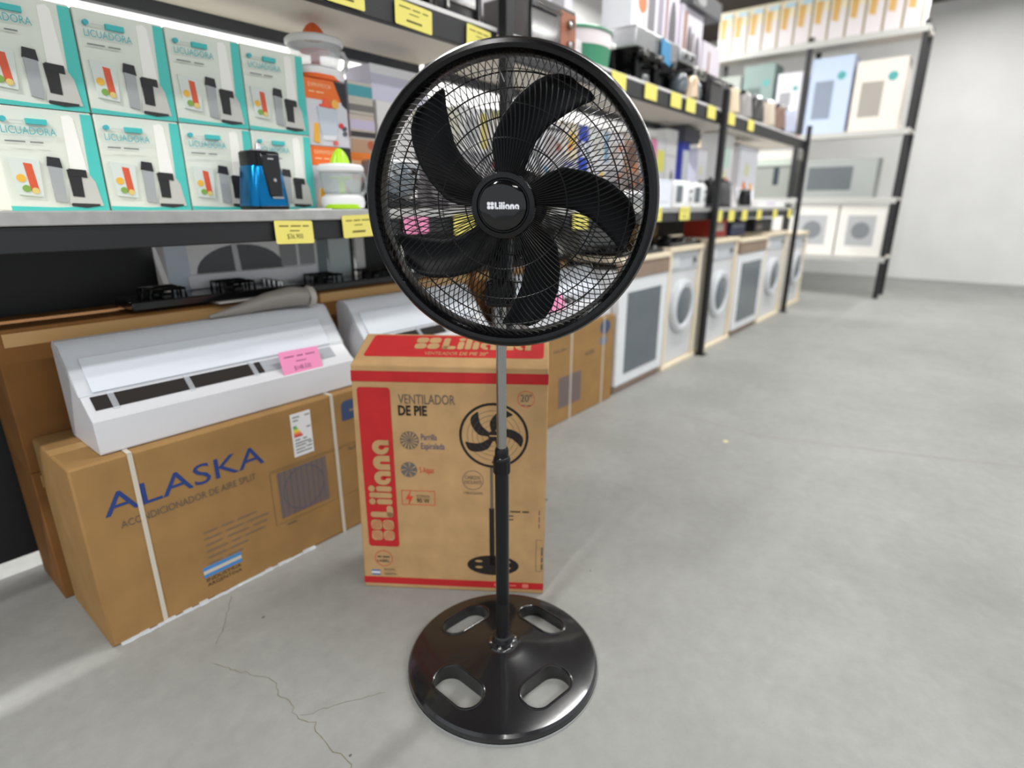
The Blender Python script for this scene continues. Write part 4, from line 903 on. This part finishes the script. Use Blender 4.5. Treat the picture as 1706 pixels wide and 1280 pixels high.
MB().lathe([(.222, .2055), (.222, .214), (.19, .232), (.06, .245), (0, .246)], 40, cap=False).build('lid', mat('green_enamel', (58, 134, 100), .4), o)
MB().lathe([(.02, .244), (.03, .262), (.02, .272), (0, .273)], 18, cap=False).build('lid_knob', M_black, o)
for a in (2.2, 5.3): MB().box(.205*math.cos(a)-.03, .205*math.cos(a)+.03, .205*math.sin(a)-.03, .205*math.sin(a)+.03, .15, .175).build('side_handle', M_white, o, .008)
o = thing('espresso_machine', 'black espresso machine with steel top and blue tag on the upper shelf', 'coffee machine', W(3.30, 1.76, ZU))
MB().box(0, .56, .0, .30, .0, .035).build('drip_base', M_black, o, .006)
MB().box(.0, .56, .13, .30, .035, .19).build('tower', M_black, o, .006)
MB().box(-.01, .57, -.01, .30, .19, .30).build('head', M_steel, o, .010, 3)
MB().box(.02, .54, -.016, -.01, .145, .195).build('lower_fascia', M_black, o, .003)
for x in (.16, .40):
    MB().lathe([(.034, .05), (.034, .19)], 20, c=(x, .06, 0)).build('group_head', M_black, o)
    MB().tube([(x, .06, .11), (x+.01, -.06, .10)], .012, 8).build('portafilter_handle', M_black, o)
for x in (.10, .30, .48): MB().lathe([(.024, -.016), (.022, -.034), (0, -.036)], 18, 'y', c=(x, 0, .17), cap=False).build('knob', M_chrome, o)
MB().box(.20, .32, .05, .14, .036, .10).build('milk_jug', M_steel, o, .02, 3)
MB().hexa([(.30, -.022, .17), (.44, -.022, .15), (.44, -.018, .15), (.30, -.018, .17), (.30, -.022, .29), (.43, -.022, .27), (.43, -.018, .27), (.30, -.018, .29)]).build('blue_tag', paint((44, 130, 176)), o)
gen2(3.02, ZU+.0, .34, .80, (222, 216, 230), (('r', .35, .5, .75, .95, (150, 146, 150)), ('r', 0, .3, 1, .33, (70, 66, 74))), 'lilac white box behind the green cooker', t=2.24, d=.1)
gen2(3.40, ZU+.301, .34, .50, (222, 222, 226), (('c', .4, .35, .16, (236, 120, 70)), ('r', .62, .1, .9, .8, (120, 118, 122)), ('e', .3, .75, .16, .12, (150, 148, 150))), 'white box with orange picture on the espresso machine', t=1.85)
gen2(3.76, ZU+.301, .30, .60, (226, 222, 234), (('r', .62, .1, .9, .9, (150, 144, 156)), ('r', .1, .3, .4, .8, (86, 82, 88)), ('r', .16, .38, .34, .6, (206, 200, 196))), 'lilac white box on the right of the espresso machine', t=1.95, d=.15)
coffee_maker('black coffee maker with steel head right of the espresso machine', 3.93, 1.76, ZU, M_black, M_steel, .26, .30)
coffee_maker('small silver coffee maker near the second post on the upper shelf', 4.24, 1.78, ZU, mat('dark_plastic', (52, 52, 54), .4), M_chrome, .22, .25)
kettle('beige kettle left of the second post on the upper shelf', 4.12, 1.76, ZU, mat('beige_metal', (196, 176, 150), .3, .4), M_black, .8)
gen2(4.10, ZU+.0, .50, .98, (226, 218, 232), (('r', .25, .45, .45, .8, (196, 186, 120)), ('r', .0, .2, .16, .9, (120, 92, 80)), ('e', .08, .55, .06, .2, (206, 180, 150)), ('r', .55, .3, .62, .95, (140, 100, 84)), ('e', .80, .55, .12, .22, (92, 88, 94)), ('r', .66, .30, .96, .36, (60, 58, 62))), 'tall lilac white box with yellow picture near the second post', t=2.1)
toaster_oven('black oven with pale top near the second post on the upper shelf', 4.50, 1.78, ZU, .42, .24, .24, (70, 66, 66), paint((30, 28, 30), .3))
gen2(4.66, ZU+.0, .42, .78, (212, 206, 216), (('r', .1, .2, .25, .95, (150, 106, 86)), ('r', .5, .2, .6, .8, (96, 84, 86)), ('e', .78, .55, .14, .24, (110, 104, 112)), ('e', .38, .6, .1, .25, (70, 66, 72))), 'grey lilac box right of the second post on the upper shelf', t=2.1)
PB('dark_hood_box', 'dark flat carton tilted on the boxes above the second post', 4.72, 2.05, ZU+.7805, .60, .2, .13, paint((70, 72, 74)), group=GU, prints=(('e', .3, .5, .15, .3, (150, 150, 150)),))
gen2(5.12, ZU+.0, .40, .62, (204, 198, 206), (('r', .3, .2, .4, .9, (150, 110, 100)), ('r', .6, .1, .9, .5, (176, 170, 172))), 'pale box with brown strip in the third bay of the upper shelf', t=2.1)
for k, (s, mm, m2, lb, sc) in enumerate(((5.02, (214, 196, 166), M_black, 'cream kettle first in the third bay of the upper shelf', 1.1), (5.34, (150, 148, 146), M_black, 'grey kettle second in the third bay of the upper shelf', 1.1), (5.66, (60, 58, 58), M_steel, 'black kettle third in the third bay of the upper shelf', 1.15), (6.0, (196, 184, 166), M_steel, 'beige kettle fourth in the third bay of the upper shelf', 1.2), (6.36, (120, 92, 80), M_black, 'copper kettle fifth in the third bay of the upper shelf', 1.2), (6.72, (170, 176, 196), M_steel, 'pale blue kettle last in the third bay of the upper shelf', 1.3))):
    kettle(lb, s, 1.80, ZU, paint(mm, .3), m2, sc)
gen2(5.60, ZU, .5, .34, (190, 186, 178), (('r', .1, .2, .4, .8, (130, 126, 120)), ('c', .7, .5, .1, (200, 120, 80))), 'grey beige box behind the kettles in the third bay', t=2.1)
gen2(6.15, ZU, .5, .30, (170, 178, 172), (('r', .2, .2, .5, .8, (60, 120, 110)), ('c', .8, .5, .1, (226, 190, 120))), 'grey green box behind the copper kettle in the third bay', t=2.1)
gen2(6.70, ZU, .4, .36, (176, 186, 206), (('r', .2, .2, .8, .6, (206, 210, 220)),), 'pale blue box at the end of the upper shelf', t=2.1)

# ------------------------------------------------------------------ cross rack at the end of the aisle
RB = RA-PI/2        # front faces back down the aisle; local x runs from the rack side to the right
ER = thing('end_rack', 'tall grey rack across the end of the aisle', 'rack', W(9.0, 3.55, 0), RB)
LW = 2.6
for x in (0, 1.28, LW-.06):
    for y in (0, .5): MB().box(x, x+.06, y, y+.05, 0, 3.3).build('post', M_rack, ER, .004)
for z in (.55, 1.30, 2.12, 3.24):
    MB().box(0, LW, 0, .55, z-.03, z).build('shelf_board', M_board, ER, .003)
    MB().box(0, LW, -.012, 0, z-.07, z+.004).build('shelf_lip', paint((176, 176, 172)), ER, .003)
MB().box(.90, 1.34, -.018, -.012, 2.055, 2.12).build('maroon_strip', paint((150, 44, 76)), ER)
def EP(x, z): return W(9.0, 3.55, 0) + Vector((math.cos(RB), math.sin(RB), 0))*x + Vector((-math.sin(RB), math.cos(RB), 0))*.03 + Vector((0, 0, z))
def end_box(name, label, x, z, w, h, base, prints, group, d=.4, cat='box'):
    o = PB(name, label, 0, 0, 0, w, d, h, paint(base) if isinstance(base, tuple) else base, cat, group, prints, rz=RB); o.location = EP(x, z); return o
for k in range(12):
    end_box('yellow_topped_box', ['first', 'second', 'third', 'fourth', 'fifth', 'sixth', 'seventh', 'eighth', 'ninth', 'tenth', 'eleventh', 'twelfth'][k]+' white box with ochre print from the left on the end rack top', .06+.205*k, 3.2405, .198, .56, (206, 200, 202), (('r', 0, .62, 1, 1, (214, 204, 176)), ('p', [(.12, .40), (.5, .36), (.55, .84), (.12, .84)], (196, 158, 92)), ('r', .25, .84, .9, .93, (170, 200, 214)), ('r', .9, 0, 1, .9, (150, 136, 90))), 'white and ochre boxes on top of the end rack')
end_box('silver_oven', 'silver built in oven with dark handle slot on the end rack', .35, 1.3005, .95, .52, paint((140, 144, 138)), (('r', .74, .35, .82, .80, (28, 40, 56)), ('r', 0, .86, 1, 1, (176, 186, 176)), ('r', .0, .80, 1, .84, (84, 90, 88))), None, cat='oven')
end_box('white_flat_box', 'white flat box lying on the silver oven in the end rack', .72, 1.822, .60, .12, (206, 202, 196), (), None)
end_box('grey_oven', 'grey oven right of the silver oven on the end rack', 1.42, 1.3005, .9, .5, (150, 154, 152), (('r', .1, .2, .7, .8, (90, 96, 100)),), None, cat='oven')
for k, (x, w, h, c, lb) in enumerate(((.05, .4, .85, (150, 156, 150), 'grey green box at the left of the end rack second shelf'), (.48, .42, .95, (120, 140, 136), 'dull teal box on the end rack second shelf'), (.95, .32, .8, (206, 206, 214), 'pale box on the end rack second shelf'), (1.36, .5, .92, (176, 190, 214), 'pale blue box on the end rack second shelf'), (1.9, .55, .82, (214, 206, 196), 'cream box at the right of the end rack second shelf'))):
    end_box('stock_box', lb, x, 2.1205, w, h, c, (('r', .15, .2, .6, .7, tuple(int(v*.7) for v in c)), ('c', .75, .75, .1, (70, 150, 150))), 'stock boxes on the end rack second shelf')
for k, (x, w) in enumerate(((.05, .62), (.68, .58), (1.36, .6), (1.98, .55))):
    end_box('white_crate', ['first', 'second', 'third', 'fourth'][k]+' white appliance carton on the end rack bottom from the left', x, .5505, w, .66, (222, 220, 214), (('r', .2, .2, .8, .8, (170, 172, 174)), ('c', .5, .5, .2, (120, 124, 128))), 'white appliance cartons at the bottom of the end rack')
